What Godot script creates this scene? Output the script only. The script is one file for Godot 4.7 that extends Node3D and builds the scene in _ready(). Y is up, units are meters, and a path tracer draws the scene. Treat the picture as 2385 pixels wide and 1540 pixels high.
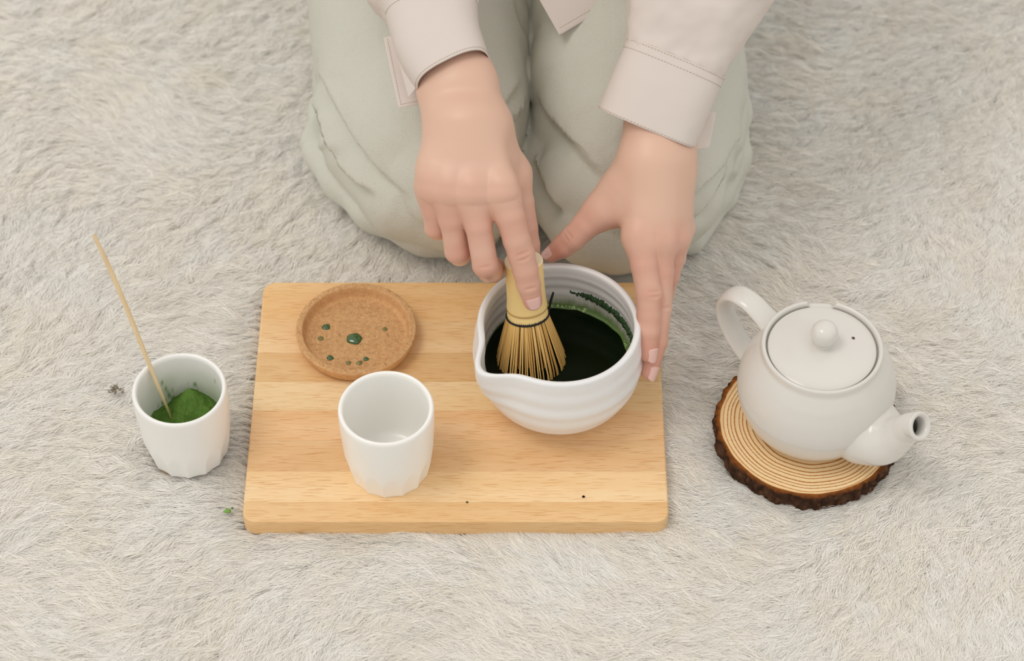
extends Node3D
# A tea table on a fur rug, seen from above: wooden board, tea things, and the kneeling person who whisks the tea.
# Metres, y up. The rug's surface lies at y = 0, z points towards the viewer.

var rng := RandomNumberGenerator.new()
var M := {}
var used := {}


func _ready() -> void:
	# camera
	var cam := Camera3D.new()
	cam.name = "camera"
	add_child(cam)
	cam.position = Vector3(0, 1.42484, 1.19559)
	cam.rotation_degrees = Vector3(-50, 0, 0)
	var lens := CameraAttributesPhysical.new()
	lens.frustum_focal_length = 12.0 / tan(deg_to_rad(16.37108 / 2.0))
	lens.frustum_focus_distance = 1.755
	lens.exposure_aperture = 5.6
	lens.frustum_near = 0.05
	lens.frustum_far = 50.0
	cam.attributes = lens
	cam.fov = 16.37108
	cam.current = true
	# sky, exposure
	var env := Environment.new()
	env.background_mode = Environment.BG_SKY
	var sm := ProceduralSkyMaterial.new()
	sm.sky_top_color = Color(0.965, 0.957, 0.943)
	sm.sky_horizon_color = Color(0.95, 0.941, 0.926)
	sm.sky_curve = 0.25
	sm.ground_bottom_color = Color(0.5, 0.48, 0.45)
	sm.ground_horizon_color = Color(0.72, 0.70, 0.67)
	sm.sky_energy_multiplier = 1.22
	sm.ground_energy_multiplier = 0.8
	var sky := Sky.new()
	sky.sky_material = sm
	env.sky = sky
	env.tonemap_mode = Environment.TONE_MAPPER_LINEAR
	env.tonemap_exposure = 0.595
	env.sdfgi_enabled = true
	env.ssao_enabled = true
	env.ssil_enabled = true
	var we := WorldEnvironment.new()
	we.name = "environment"
	we.environment = env
	add_child(we)
	# soft daylight from the upper left, behind the person's right shoulder
	var sun := DirectionalLight3D.new()
	sun.name = "daylight"
	sun.light_color = Color(1.0, 0.975, 0.94)
	sun.light_energy = 0.36
	sun.light_angular_distance = 22.0
	sun.shadow_enabled = true
	sun.sky_mode = DirectionalLight3D.SKY_MODE_LIGHT_ONLY
	add_child(sun)
	sun.look_at_from_position(Vector3(-0.42, 1.0, 0.10), Vector3.ZERO)

	materials()
	rug()
	board()
	cork_tray()
	cups()
	bowl()
	whisk()
	slice()
	teapot()
	person()
	crumbs()


# ---------------------------------------------------------------- helpers
func numbered(n: String) -> String:
	used[n] = used.get(n, -1) + 1
	return n if used[n] == 0 else "%s_%03d" % [n, used[n]]


func thing(called: String, label: String, category: String, at := Vector3.ZERO, group := "") -> Node3D:
	var o := Node3D.new()
	o.name = numbered(called)
	add_child(o)
	o.position = at
	tag(o, label, category, group)
	return o


func tag(o: Node, label: String, category: String, group := "", kind := "") -> void:
	o.set_meta("label", label)
	if category:
		o.set_meta("category", category)
	if group:
		o.set_meta("group", group)
	if kind:
		o.set_meta("kind", kind)


func part(called: String, mesh: Mesh, m: Material, parent: Node = self) -> MeshInstance3D:
	var o := MeshInstance3D.new()
	o.name = called if parent != self else numbered(called)
	o.mesh = mesh
	o.material_override = m
	parent.add_child(o, true)
	return o


func mat(c: Color, rough := 0.6, spec := 0.5) -> StandardMaterial3D:
	var m := StandardMaterial3D.new()
	m.albedo_color = c
	m.roughness = rough
	m.metallic_specular = spec
	return m


# A mesh under construction: vertices shared between triangles, smooth normals. Triangle a, b, c is seen clockwise.
class Sh:
	var v := PackedVector3Array()
	var uv := PackedVector2Array()
	var col := PackedColorArray()
	var ix := PackedInt32Array()
	var given := PackedVector3Array()

	func tri(a: int, b: int, c: int) -> void:
		ix.push_back(a)
		ix.push_back(b)
		ix.push_back(c)

	func quad(a: int, b: int, c: int, d: int) -> void:
		tri(a, b, c)
		tri(c, b, d)

	# fn(u, v) over a grid; u wraps if asked. Faces outwards when dv x du points out.
	func grid(nu: int, nv: int, fn: Callable, wrap := true, flip := false, tint = null) -> Sh:
		var base := v.size()
		var cols := nu if wrap else nu + 1
		for j in nv + 1:
			for i in cols:
				var p: Vector3 = fn.call(float(i) / nu, float(j) / nv)
				v.push_back(p)
				uv.push_back(Vector2(float(i) / nu, float(j) / nv))
				if tint != null:
					col.push_back(tint.call(p, float(i) / nu, float(j) / nv))
		for j in nv:
			for i in nu:
				var a := base + j * cols + i
				var b := base + j * cols + (i + 1) % cols
				if flip:
					quad(a, a + cols, b, b + cols)
				else:
					quad(a, b, a + cols, b + cols)
		return self

	func lathe(pr: PackedVector2Array, seg: int, mod = null, tint = null) -> Sh:
		var n := pr.size() - 1
		var fn := func(u: float, w: float) -> Vector3:
			var q := pr[roundi(w * n)]
			var a := u * TAU
			if mod != null:
				return mod.call(a, q.x, q.y, roundi(w * n))
			return Vector3(q.x * cos(a), q.y, q.x * sin(a))
		return grid(seg, n, fn, true, false, tint)

	# A tube along points with a radius each; flat = (along the frame's side, along its up); closed ends.
	func tube(pts: PackedVector3Array, rad: PackedFloat32Array, seg := 8, ref := Vector3.UP, flat := Vector2.ONE, caps := true) -> Sh:
		var n := pts.size()
		var base := v.size()
		var side := Vector3.ZERO
		for j in n:
			var t := (pts[mini(j + 1, n - 1)] - pts[maxi(j - 1, 0)]).normalized()
			if j == 0:
				side = ref.cross(t)
				if side.length() < 0.01:
					side = Vector3(0.3, 0.2, 1).cross(t)
			side = (side - t * side.dot(t)).normalized()
			var b := t.cross(side)
			for i in seg:
				var a := TAU * i / seg
				v.push_back(pts[j] + rad[j] * (side * cos(a) * flat.x - b * sin(a) * flat.y))
				uv.push_back(Vector2(float(i) / seg, float(j) / (n - 1)))
		for j in n - 1:
			for i in seg:
				var a := base + j * seg + i
				var b := base + j * seg + (i + 1) % seg
				quad(a, b, a + seg, b + seg)
		if caps:
			for e in [0, n - 1]:
				var c := v.size()
				v.push_back(pts[e])
				uv.push_back(Vector2(0.5, 0))
				for i in seg:
					var a: int = base + e * seg + i
					var b: int = base + e * seg + (i + 1) % seg
					if e == 0:
						tri(c, b, a)
					else:
						tri(c, a, b)
		return self

	func done() -> ArrayMesh:
		var n := given
		if n.size() != v.size():
			n = PackedVector3Array()
			n.resize(v.size())
			for k in range(0, ix.size(), 3):
				var a := v[ix[k]]
				var f := (v[ix[k + 2]] - a).cross(v[ix[k + 1]] - a)
				n[ix[k]] += f
				n[ix[k + 1]] += f
				n[ix[k + 2]] += f
			for k in n.size():
				n[k] = n[k].normalized() if n[k].length_squared() > 0.0 else Vector3.UP
		var arr := []
		arr.resize(Mesh.ARRAY_MAX)
		arr[Mesh.ARRAY_VERTEX] = v
		arr[Mesh.ARRAY_NORMAL] = n
		if uv.size() == v.size():
			arr[Mesh.ARRAY_TEX_UV] = uv
		if col.size() == v.size():
			arr[Mesh.ARRAY_COLOR] = col
		arr[Mesh.ARRAY_INDEX] = ix
		var m := ArrayMesh.new()
		m.add_surface_from_arrays(Mesh.PRIMITIVE_TRIANGLES, arr)
		return m


func curve2(pts: Array, each: int) -> PackedVector2Array:   # Catmull-Rom through the points
	var out := PackedVector2Array()
	var n := pts.size()
	for i in n - 1:
		var p0: Vector2 = pts[maxi(i - 1, 0)]
		var p1: Vector2 = pts[i]
		var p2: Vector2 = pts[i + 1]
		var p3: Vector2 = pts[mini(i + 2, n - 1)]
		for k in each:
			out.push_back(p1.cubic_interpolate(p2, p0, p3, float(k) / each))
	out.push_back(pts[n - 1])
	return out


func curve3(pts: Array, each: int) -> PackedVector3Array:
	var out := PackedVector3Array()
	var n := pts.size()
	for i in n - 1:
		var p0: Vector3 = pts[maxi(i - 1, 0)]
		var p1: Vector3 = pts[i]
		var p2: Vector3 = pts[i + 1]
		var p3: Vector3 = pts[mini(i + 2, n - 1)]
		for k in each:
			out.push_back(p1.cubic_interpolate(p2, p0, p3, float(k) / each))
	out.push_back(pts[n - 1])
	return out


func radii(vals: Array, n: int) -> PackedFloat32Array:   # spread evenly over n points
	var out := PackedFloat32Array()
	for i in n:
		var t := float(i) / maxi(n - 1, 1) * (vals.size() - 1)
		var k := mini(int(t), vals.size() - 2)
		out.push_back(lerpf(vals[k], vals[k + 1], t - k))
	return out


func noise(freq: float, sd: int, octaves := 1) -> FastNoiseLite:
	var f := FastNoiseLite.new()
	f.noise_type = FastNoiseLite.TYPE_SIMPLEX_SMOOTH
	f.frequency = freq
	f.seed = sd
	f.fractal_type = FastNoiseLite.FRACTAL_FBM if octaves > 1 else FastNoiseLite.FRACTAL_NONE
	f.fractal_octaves = octaves
	return f


func noise_tex(f: FastNoiseLite, size := 512) -> Texture2D:
	var im := f.get_seamless_image(size, size)
	return ImageTexture.create_from_image(im)


func stretched(f: FastNoiseLite, w: int, h: int, sx: int) -> PackedByteArray:   # noise drawn out sideways
	var im := f.get_image(w / sx, h, false, false, true)
	im.convert(Image.FORMAT_L8)
	im.resize(w, h, Image.INTERPOLATE_CUBIC)
	return im.get_data()


func bump(m: StandardMaterial3D, t: Texture2D, cm: float, scale: float) -> StandardMaterial3D:
	m.heightmap_enabled = true
	m.heightmap_texture = t
	m.heightmap_scale = cm
	m.uv1_triplanar = true
	m.uv1_scale = Vector3.ONE * scale
	return m


# ---------------------------------------------------------------- materials
func materials() -> void:
	M.porcelain = mat(Color(0.98, 0.975, 0.955), 0.22)
	M.pot = mat(Color(0.872, 0.858, 0.832), 0.16)
	M.bowl = mat(Color(0.93, 0.93, 0.93), 0.3)
	M.stained = mat(Color.WHITE, 0.3)
	M.stained.vertex_color_use_as_albedo = true
	# cork: ground grains of several browns
	var w := 512
	var a := noise(0.03, 5, 4).get_seamless_image(w, w).get_data()
	var cell := FastNoiseLite.new()
	cell.noise_type = FastNoiseLite.TYPE_CELLULAR
	cell.cellular_return_type = FastNoiseLite.RETURN_CELL_VALUE
	cell.frequency = 0.038
	cell.seed = 9
	cell.domain_warp_enabled = true
	cell.domain_warp_amplitude = 6.0
	var b := cell.get_seamless_image(w, w).get_data()
	var im := Image.create(w, w, false, Image.FORMAT_RGB8)
	var lo := Color8(194, 140, 90)
	var hi := Color8(250, 208, 156)
	for k in w * w:
		var t := 0.45 * a[k] / 255.0 + 0.55 * b[k] / 255.0
		var c := lo.lerp(hi, t)
		if b[k] < 14:
			c = Color8(100, 58, 34)
		elif b[k] > 240:
			c = Color8(240, 204, 158)
		im.set_pixel(k % w, k / w, c)
	M.cork = mat(Color.WHITE, 0.9, 0.25)
	M.cork.albedo_texture = ImageTexture.create_from_image(im)
	bump(M.cork, noise_tex(noise(0.08, 5, 4)), 0.08, 26.0)
	# cloth
	var crepe := noise(0.045, 21, 2)
	crepe.domain_warp_enabled = true
	crepe.domain_warp_amplitude = 22.0
	crepe.domain_warp_frequency = 0.02
	M.trousers = bump(mat(Color8(210, 209, 197), 0.85, 0.3), noise_tex(crepe), 0.055, 32.0)
	M.shirt = bump(mat(Color8(222, 211, 203), 0.8, 0.3), noise_tex(noise(0.02, 33, 4)), 0.012, 9.0)
	M.thread = mat(Color8(198, 184, 170), 0.9, 0.2)
	# skin
	M.skin = bump(mat(Color.WHITE, 0.37, 0.45), noise_tex(noise(0.12, 41, 3)), 0.006, 40.0)
	M.skin.vertex_color_use_as_albedo = true
	M.skin.subsurf_scatter_enabled = false
	M.skin.subsurf_scatter_strength = 0.08
	M.nail = mat(Color8(228, 186, 176), 0.22)
	M.nail.vertex_color_use_as_albedo = true
	M.hair = mat(Color8(40, 28, 22), 0.45)
	# bamboo
	M.bamboo = mat(Color8(244, 212, 142), 0.42)
	M.bamboo_cut = mat(Color8(248, 234, 200), 0.7)
	M.tine = mat(Color8(234, 192, 116), 0.5)
	M.tine_dark = mat(Color8(212, 164, 90), 0.5)
	M.black = mat(Color8(20, 20, 22), 0.7)
	M.skewer = mat(Color8(250, 226, 184), 0.6)
	M.skewer.vertex_color_use_as_albedo = true
	# tea
	M.tea = mat(Color8(12, 22, 8), 0.12, 0.18)
	M.foam = mat(Color8(86, 118, 50), 0.35)
	M.bubble = mat(Color8(182, 204, 146), 0.12)
	M.crust = mat(Color8(44, 74, 34), 0.6)
	M.crust.vertex_color_use_as_albedo = true
	M.powder = bump(mat(Color8(96, 130, 60), 0.95, 0.1), noise_tex(noise(0.05, 61, 5)), 0.06, 30.0)
	M.drop = mat(Color8(44, 84, 26), 0.05, 0.7)
	M.drop_pale = mat(Color8(112, 106, 44), 0.05, 0.7)
	# rug
	M.backing = mat(Color8(214, 190, 160), 1.0, 0.1)
	M.fur = mat(Color.WHITE, 0.75, 0.2)
	M.fur.vertex_color_use_as_albedo = true
	M.floor = mat(Color8(190, 172, 150), 0.6)


# ---------------------------------------------------------------- the rug
func tuft(s: Sh, r: RandomNumberGenerator, at: Vector2, ang: float, tall: float, strands: int) -> void:
	var swirl := r.randf_range(-0.5, 0.5)
	var tuft_tone := r.randf_range(0.98, 1.0)
	var tuft_bend := r.randf_range(-0.22, 0.22)
	for k in strands:
		var a := r.randf() * TAU
		var q := 0.0040 * sqrt(r.randf())
		var root := Vector3(cos(a) * q, 0, sin(a) * q)
		var size := r.randf_range(0.015, 0.026) * (0.85 + 0.15 * tall)
		var high := r.randf_range(0.0088, 0.0118) * tall
		var turn := ang + swirl * 0.4 + r.randfn(0.0, 0.11)
		var dir := Vector3(cos(turn), 0, sin(turn))
		var side := Vector3(-dir.z, r.randf_range(-0.5, 0.5), dir.x).normalized()
		var wide := r.randf_range(0.00015, 0.00028)
		var bend := tuft_bend + r.randf_range(-0.09, 0.09)
		var base := s.v.size()
		var tone := Color(1, 1, 1).lerp(Color(0.985, 0.962, 0.93), r.randf()) * tuft_tone
		var round_off := Vector3(root.x, 0, root.z) / 0.004
		for j in 4:
			var t := j / 3.0
			var p := Vector3(at.x, 0, at.y) + root * (1.0 - 0.85 * t) + dir * size * pow(t, 1.25) + Vector3(0, high * (1.0 - pow(1.0 - t, 1.7)) - 0.0022 * t * t * t, 0)
			p += side * bend * size * t * t
			var hw := side * wide * (1.0 - 0.75 * t * t)
			s.v.push_back(p - hw)
			s.v.push_back(p + hw)
			s.col.push_back(tone)
			s.col.push_back(tone)
			var up := (dir * (-0.3 + 0.4 * t) + Vector3.UP + round_off * 0.4).normalized()
			s.given.push_back((up - side * 0.25).normalized())
			s.given.push_back((up + side * 0.25).normalized())
		for j in 3:
			s.quad(base + 2 * j + 1, base + 2 * j, base + 2 * j + 3, base + 2 * j + 2)


func patch(sd: int) -> ArrayMesh:   # a round bit of pile, 3 cm across
	var r := RandomNumberGenerator.new()
	r.seed = sd
	var s := Sh.new()
	var lift := noise(85.0, sd + 7, 2)
	var fine := noise(40.0, sd + 9, 2)
	for k in 48:
		var a := k * 2.39996 + r.randf() * 0.6
		var q := 0.0172 * sqrt((k + r.randf()) / 48.0)
		var at := Vector2(cos(a) * q, sin(a) * q)
		tuft(s, r, at, 0.7 * fine.get_noise_2dv(at), 1.0 + 0.32 * lift.get_noise_2dv(at), 46)
	return s.done()


func single(sd: int) -> ArrayMesh:
	var r := RandomNumberGenerator.new()
	r.seed = sd
	var s := Sh.new()
	tuft(s, r, Vector2.ZERO, 0.0, 1.0, 48)
	return s.done()


func rug() -> void:
	var slab := Sh.new()
	box(slab, Vector3(-1.8, -0.08, -1.8), Vector3(1.8, -0.022, 1.5))
	var f := part("floor", slab.done(), M.floor)
	tag(f, "pale floor beneath the fur rug", "", "", "structure")
	var t := thing("fur_rug", "cream white fur rug of long combed pile under the whole tea set", "rug")
	var lo := Vector2(-1.0, -1.0)
	var hi := Vector2(1.0, 0.80)
	var b := Sh.new()
	box(b, Vector3(lo.x, -0.022, lo.y), Vector3(hi.x, -0.0115, hi.y))
	part("backing", b.done(), M.backing, t)
	rng.seed = 11
	var flow := noise(2.6, 71, 2)
	var lift := noise(24.0, 73, 2)
	var tone := noise(9.0, 74, 2)
	var kinds := 9   # six patches of pile, three single tufts for the edges of what lies on it
	var bufs: Array[PackedFloat32Array] = []
	for k in kinds:
		bufs.push_back(PackedFloat32Array())
	for pass_no in 2:
		var step := 0.0218 if pass_no == 0 else 0.0041
		var nx := int((hi.x - lo.x) / step)
		var nz := int((hi.y - lo.y) / step)
		for j in nz:
			for i in nx:
				var x := lo.x + (i + 0.5 + (j % 2) * 0.5 + rng.randf_range(-0.16, 0.16)) * step
				var z := lo.y + (j + 0.5 + rng.randf_range(-0.16, 0.16)) * step
				var kind := rng.randi() % 6 if pass_no == 0 else 6 + rng.randi() % 3
				var r1 := rng.randf()
				var r2 := rng.randf()
				var edge := edge_of(x, z)
				if pass_no == 0 and edge < 0.0165:
					continue
				if pass_no == 1 and (edge < 0.0 or edge > 0.0250):
					continue
				var ang := 2.75 + 1.5 * flow.get_noise_2d(x, z) + (r1 - 0.5) * 0.45
				var up := 1.0 + 0.16 * lift.get_noise_2d(x, z)
				var long := 0.9 + 0.25 * r2
				if pass_no == 1 and edge < 0.016:
					long *= 0.72
				var c := cos(ang) * long
				var s := sin(ang) * long
				var tn := 0.5 + 0.5 * tone.get_noise_2d(x, z)
				var col := Color8(255, 255, 253).srgb_to_linear().lerp(Color8(254, 248, 236).srgb_to_linear(), tn * 0.6 + 0.3 * r1)
				bufs[kind].append_array(PackedFloat32Array([c, 0, -s, x, 0, up, 0, -0.0118, s, 0, c, z, col.r, col.g, col.b, 1]))
	for k in kinds:
		var mm := MultiMesh.new()
		mm.transform_format = MultiMesh.TRANSFORM_3D
		mm.use_colors = true
		mm.mesh = patch(100 + k) if k < 6 else single(100 + k)
		mm.instance_count = bufs[k].size() / 16
		mm.buffer = bufs[k]
		var o := MultiMeshInstance3D.new()
		o.name = "pile"
		o.multimesh = mm
		o.material_override = M.fur
		o.set_meta("kind", "stuff")
		t.add_child(o, true)


const BOARD := Rect2(-0.2028, -0.0420, 0.3208, 0.2396)
const CUP := Vector3(-0.0934, 0.012, 0.1455)
const CUP2 := Vector3(-0.2503, 0.0, 0.1184)
const SLICE := Vector3(0.2291, 0.0, 0.1045)
const BOWL := Vector3(0.0356, 0.012, 0.0738)
const POT := Vector3(0.2324, 0.0125, 0.0985)


func edge_of(x: float, z: float) -> float:   # how far from what presses the pile down; negative beneath it
	var p := Vector2(x, z)
	var q := (p - BOARD.get_center()).abs() - BOARD.size / 2.0
	var d := Vector2(maxf(q.x, 0), maxf(q.y, 0)).length() + minf(maxf(q.x, q.y), 0.0) + 0.004
	return minf(d, minf(p.distance_to(Vector2(CUP2.x, CUP2.z)) - 0.026, p.distance_to(Vector2(SLICE.x, SLICE.z)) - 0.066))


func box(s: Sh, a: Vector3, b: Vector3) -> void:
	var c := [Vector3(a.x, a.y, a.z), Vector3(b.x, a.y, a.z), Vector3(a.x, b.y, a.z), Vector3(b.x, b.y, a.z), Vector3(a.x, a.y, b.z), Vector3(b.x, a.y, b.z), Vector3(a.x, b.y, b.z), Vector3(b.x, b.y, b.z)]
	for f in [[2, 3, 6, 7], [4, 5, 0, 1], [6, 7, 4, 5], [3, 2, 1, 0], [7, 3, 5, 1], [2, 6, 0, 4]]:
		var k := s.v.size()
		for i in 4:
			s.v.push_back(c[f[i]])
			s.uv.push_back(Vector2(i % 2, i / 2))
		s.quad(k, k + 1, k + 2, k + 3)


# ---------------------------------------------------------------- board and tray
func wood_texture() -> Texture2D:
	var w := 2048
	var h := 1024
	var band := stretched(noise(0.006, 1, 2), w, h, 16)
	var wave := stretched(noise(0.03, 2, 2), w, h, 12)
	var fibre := stretched(noise(0.16, 3, 2), w, h, 32)
	var pore := stretched(noise(0.27, 4), w, h, 38)
	var gate := stretched(noise(0.012, 6, 2), w, h, 4)
	var out := PackedByteArray()
	out.resize(w * h * 3)
	var pale := Color8(245, 220, 182)
	var warm := Color8(233, 195, 144)
	var dark := Color8(206, 155, 102)
	for k in w * h:
		var t := clampf(0.5 * band[k] / 255.0 + 0.3 * wave[k] / 255.0 + 0.32 * fibre[k] / 255.0 - 0.08, 0.0, 1.0)
		var c := pale.lerp(warm, t)
		var p := (pore[k] - 158 - (255 - gate[k]) * 0.16) / 34.0
		if p > 0.0:
			c = c.lerp(dark, minf(p, 1.0) * 0.55)
		out[k * 3] = c.r8
		out[k * 3 + 1] = c.g8
		out[k * 3 + 2] = c.b8
	return ImageTexture.create_from_image(Image.create_from_data(w, h, false, Image.FORMAT_RGB8, out))


func board() -> void:
	var tex := wood_texture()
	var t := thing("cutting_board", "light wooden board of glued planks with rounded corners under the bowl, cup and cork tray", "cutting board", Vector3.ZERO)
	var cuts := [BOARD.position.y, 0.0006, 0.0333, 0.0626, 0.0918, 0.1208, 0.1504, 0.1794, BOARD.end.y]
	var tint := [Color(0.99, 0.93, 0.84), Color(1, 0.97, 0.93), Color(0.95, 0.90, 0.82), Color(1.0, 0.99, 0.96), Color(0.99, 0.93, 0.88), Color(0.96, 0.90, 0.84), Color(1.02, 1.0, 0.97), Color(0.98, 0.93, 0.86)]
	var x0 := BOARD.position.x
	var x1 := BOARD.end.x
	var rad := 0.0105
	for k in cuts.size() - 1:
		var s := Sh.new()
		var xs := PackedFloat32Array()
		for e in [0.0, 0.0002, 0.0006, 0.0011]:
			xs.push_back(x0 + e)
		for i in 9:
			xs.push_back(x0 + lerpf(0.0018, rad, 1.0 - cos(PI / 2 * i / 8.0)))
		for i in range(1, 12):
			xs.push_back(lerpf(x0 + rad, x1 - rad, i / 12.0))
		for i in 9:
			xs.push_back(x1 - lerpf(0.0018, rad, 1.0 - sin(PI / 2 * i / 8.0)))
		for e in [0.0011, 0.0006, 0.0002, 0.0]:
			xs.push_back(x1 - e)
		var first := k == 0
		var last := k == cuts.size() - 2
		var n := xs.size() - 1
		# round the plank's section: bottom, back side, chamfer, top, chamfer, front side
		var ring := func(u: float, w: float) -> Vector3:
			var x := xs[roundi(w * n)]
			var e := minf(x - x0, x1 - x)
			var cut := rad - sqrt(maxf(0.0, rad * rad - pow(rad - e, 2))) if e < rad else 0.0
			var za: float = cuts[k] + (cut if first else 0.0)
			var zb: float = cuts[k + 1] - (cut if last else 0.0)
			var i := roundi(u * 10)
			var ba := 0.0018 if first else 0.00022
			var bb := 0.0018 if last else 0.00022
			var top := 0.012 - (0.0018 - sqrt(maxf(0.0, 0.0018 * 0.0018 - pow(0.0018 - e, 2))) if e < 0.0018 else 0.0)
			var pts := [Vector3(x, -0.004, za), Vector3(x, top - ba, za), Vector3(x, top - ba * 0.3, za + ba * 0.3), Vector3(x, top, za + ba), Vector3(x, top, lerpf(za, zb, 0.33)), Vector3(x, top, lerpf(za, zb, 0.66)), Vector3(x, top, zb - bb), Vector3(x, top - bb * 0.3, zb - bb * 0.3), Vector3(x, top - bb, zb), Vector3(x, -0.004, zb)]
			return pts[i % 10]
		s.grid(10, n, ring, true, true)
		for e in [0, n]:
			for i in range(1, 9):
				if e == 0:
					s.tri(0, i + 1, i)
				else:
					s.tri(n * 10, n * 10 + i, n * 10 + i + 1)
		# flat faces: no vertex shared over an edge
		var fl := facet(s, 32.0)
		fl.uv.resize(fl.v.size())
		for i in fl.v.size():
			var p := fl.v[i]
			fl.uv[i] = Vector2(0.01 + (p.x - x0) / 0.335, fposmod(k * 0.317 + 0.1, 0.78) + (p.z - cuts[k]) / 0.26 + (0.012 - p.y) / 0.26)
		var m := mat(tint[k], 0.5, 0.4)
		m.albedo_texture = tex
		part("plank", fl.done(), m, t)


# Splits shared vertices where faces meet at more than the given angle.
func facet(s: Sh, degrees: float) -> Sh:
	var out := Sh.new()
	var lim := cos(deg_to_rad(degrees))
	var fn := PackedVector3Array()
	var at := {}
	for k in range(0, s.ix.size(), 3):
		var a := s.v[s.ix[k]]
		fn.push_back((s.v[s.ix[k + 2]] - a).cross(s.v[s.ix[k + 1]] - a))
		for i in 3:
			var key := (s.v[s.ix[k + i]] * 1e5).round()
			if not at.has(key):
				at[key] = PackedInt32Array()
			at[key].push_back(k / 3)
	for k in range(0, s.ix.size(), 3):
		var own := fn[k / 3]
		if own.length_squared() < 1e-20:
			continue
		var on := own.normalized()
		for i in 3:
			var p := s.v[s.ix[k + i]]
			var sum := Vector3.ZERO
			for f in at[(p * 1e5).round()]:
				if fn[f].length_squared() > 1e-20 and fn[f].normalized().dot(on) > lim:
					sum += fn[f]
			out.ix.push_back(out.v.size())
			out.v.push_back(p)
			out.given.push_back(sum.normalized())
			if s.col.size():
				out.col.push_back(s.col[s.ix[k + i]])
	return out


func cork_tray() -> void:
	var at := Vector3(-0.1241, 0.012, 0.0191)
	var pr := curve2([Vector2(0.0, 0.0), Vector2(0.0385, 0.0), Vector2(0.0425, 0.0008), Vector2(0.0450, 0.0035), Vector2(0.0472, 0.009), Vector2(0.0478, 0.0128), Vector2(0.0474, 0.0139), Vector2(0.0464, 0.0142), Vector2(0.0436, 0.0142), Vector2(0.0426, 0.0136), Vector2(0.0418, 0.0105), Vector2(0.0405, 0.0058), Vector2(0.0385, 0.0043), Vector2(0.035, 0.0040), Vector2(0.018, 0.0040), Vector2(0.0, 0.0040)], 4)
	var rough := noise(420.0, 81, 2)
	var mod := func(a: float, r: float, y: float, _k: int) -> Vector3:
		var p := Vector3(r * cos(a), y, r * sin(a))
		return p + Vector3(cos(a) * 0.5, 1, sin(a) * 0.5) * 0.00035 * rough.get_noise_3dv(p)
	var o := part("cork_tray", Sh.new().lathe(pr, 160, mod).done(), M.cork)
	o.position = at
	tag(o, "round shallow brown cork tray with green drops, lying at the back left of the board", "tray")
	var spots := [
		[Vector3(-0.1255, 0.0162, 0.0216), 0.0062, "largest dark green droplet, in the middle of the cork tray", 1.0],
		[Vector3(-0.1488, 0.0162, 0.0096), 0.0033, "green droplet nearest the upper left wall of the cork tray", 1.0],
		[Vector3(-0.1526, 0.0162, 0.0216), 0.0024, "small brownish droplet just below the upper left droplet in the cork tray", 0.0],
		[Vector3(-0.1441, 0.0162, 0.0416), 0.0029, "green droplet at the lower left of the cork tray", 1.0],
		[Vector3(-0.1292, 0.0162, 0.0468), 0.0022, "pale brownish droplet at the front of the cork tray, left one of three close together", 0.0],
		[Vector3(-0.1207, 0.0162, 0.0468), 0.0024, "olive droplet at the front of the cork tray, middle one of three close together", 0.5],
		[Vector3(-0.1154, 0.0162, 0.0429), 0.0024, "green droplet at the front of the cork tray, right one of three close together", 1.0],
		[Vector3(-0.1016, 0.0162, 0.0122), 0.0023, "small olive droplet alone at the right side of the cork tray", 0.5]]
	var n := 0
	for q in spots:
		var wob := noise(1.0, 90 + n)
		var dp := curve2([Vector2(1.0, 0.0), Vector2(0.97, 0.16), Vector2(0.82, 0.36), Vector2(0.5, 0.52), Vector2(0.2, 0.58), Vector2(0.0, 0.59)], 3)
		var size: float = q[1]
		var dm := func(a: float, r: float, y: float, _k: int) -> Vector3:
			var e := size * (1.0 + 0.22 * wob.get_noise_2d(cos(a) * 0.7, sin(a) * 0.7))
			return Vector3(r * e * cos(a), y * size * 0.75, r * e * sin(a) * 0.92)
		var d := part("tea_droplet", Sh.new().lathe(dp, 32, dm).done(), M.drop if q[3] == 1.0 else M.drop_pale)
		d.position = q[0] - Vector3(0, 0.0003, 0)
		tag(d, q[2], "droplet", "tea drops in the cork tray")
		n += 1


# ---------------------------------------------------------------- cups
func cup_mesh(inside = null) -> ArrayMesh:
	var pr := curve2([Vector2(0.0, 0.002), Vector2(0.022, 0.002), Vector2(0.0265, 0.0003), Vector2(0.0312, 0.0004), Vector2(0.0323, 0.0025), Vector2(0.0330, 0.012), Vector2(0.0338, 0.024), Vector2(0.0348, 0.042), Vector2(0.0355, 0.058), Vector2(0.0357, 0.068), Vector2(0.0355, 0.0715), Vector2(0.0345, 0.0731), Vector2(0.0331, 0.0731), Vector2(0.0320, 0.0716), Vector2(0.0314, 0.067), Vector2(0.0306, 0.045), Vector2(0.0292, 0.020), Vector2(0.027, 0.0105), Vector2(0.021, 0.0072), Vector2(0.010, 0.0066), Vector2(0.0, 0.0066)], 6)
	var n := 14
	var mod := func(a: float, r: float, y: float, k: int) -> Vector3:
		if k > 10 and k < 70 and y < 0.034:   # cut flutes round the foot
			var f := fposmod(a, TAU / n) - PI / n
			var e := absf(f) * n / PI
			r = minf(r, 0.0287 + 0.0056 * y / 0.029 + 0.0014 * e * e)
		return Vector3(r * cos(a), y, r * sin(a))
	return Sh.new().lathe(pr, 14 * 16, mod, inside).done()


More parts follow.
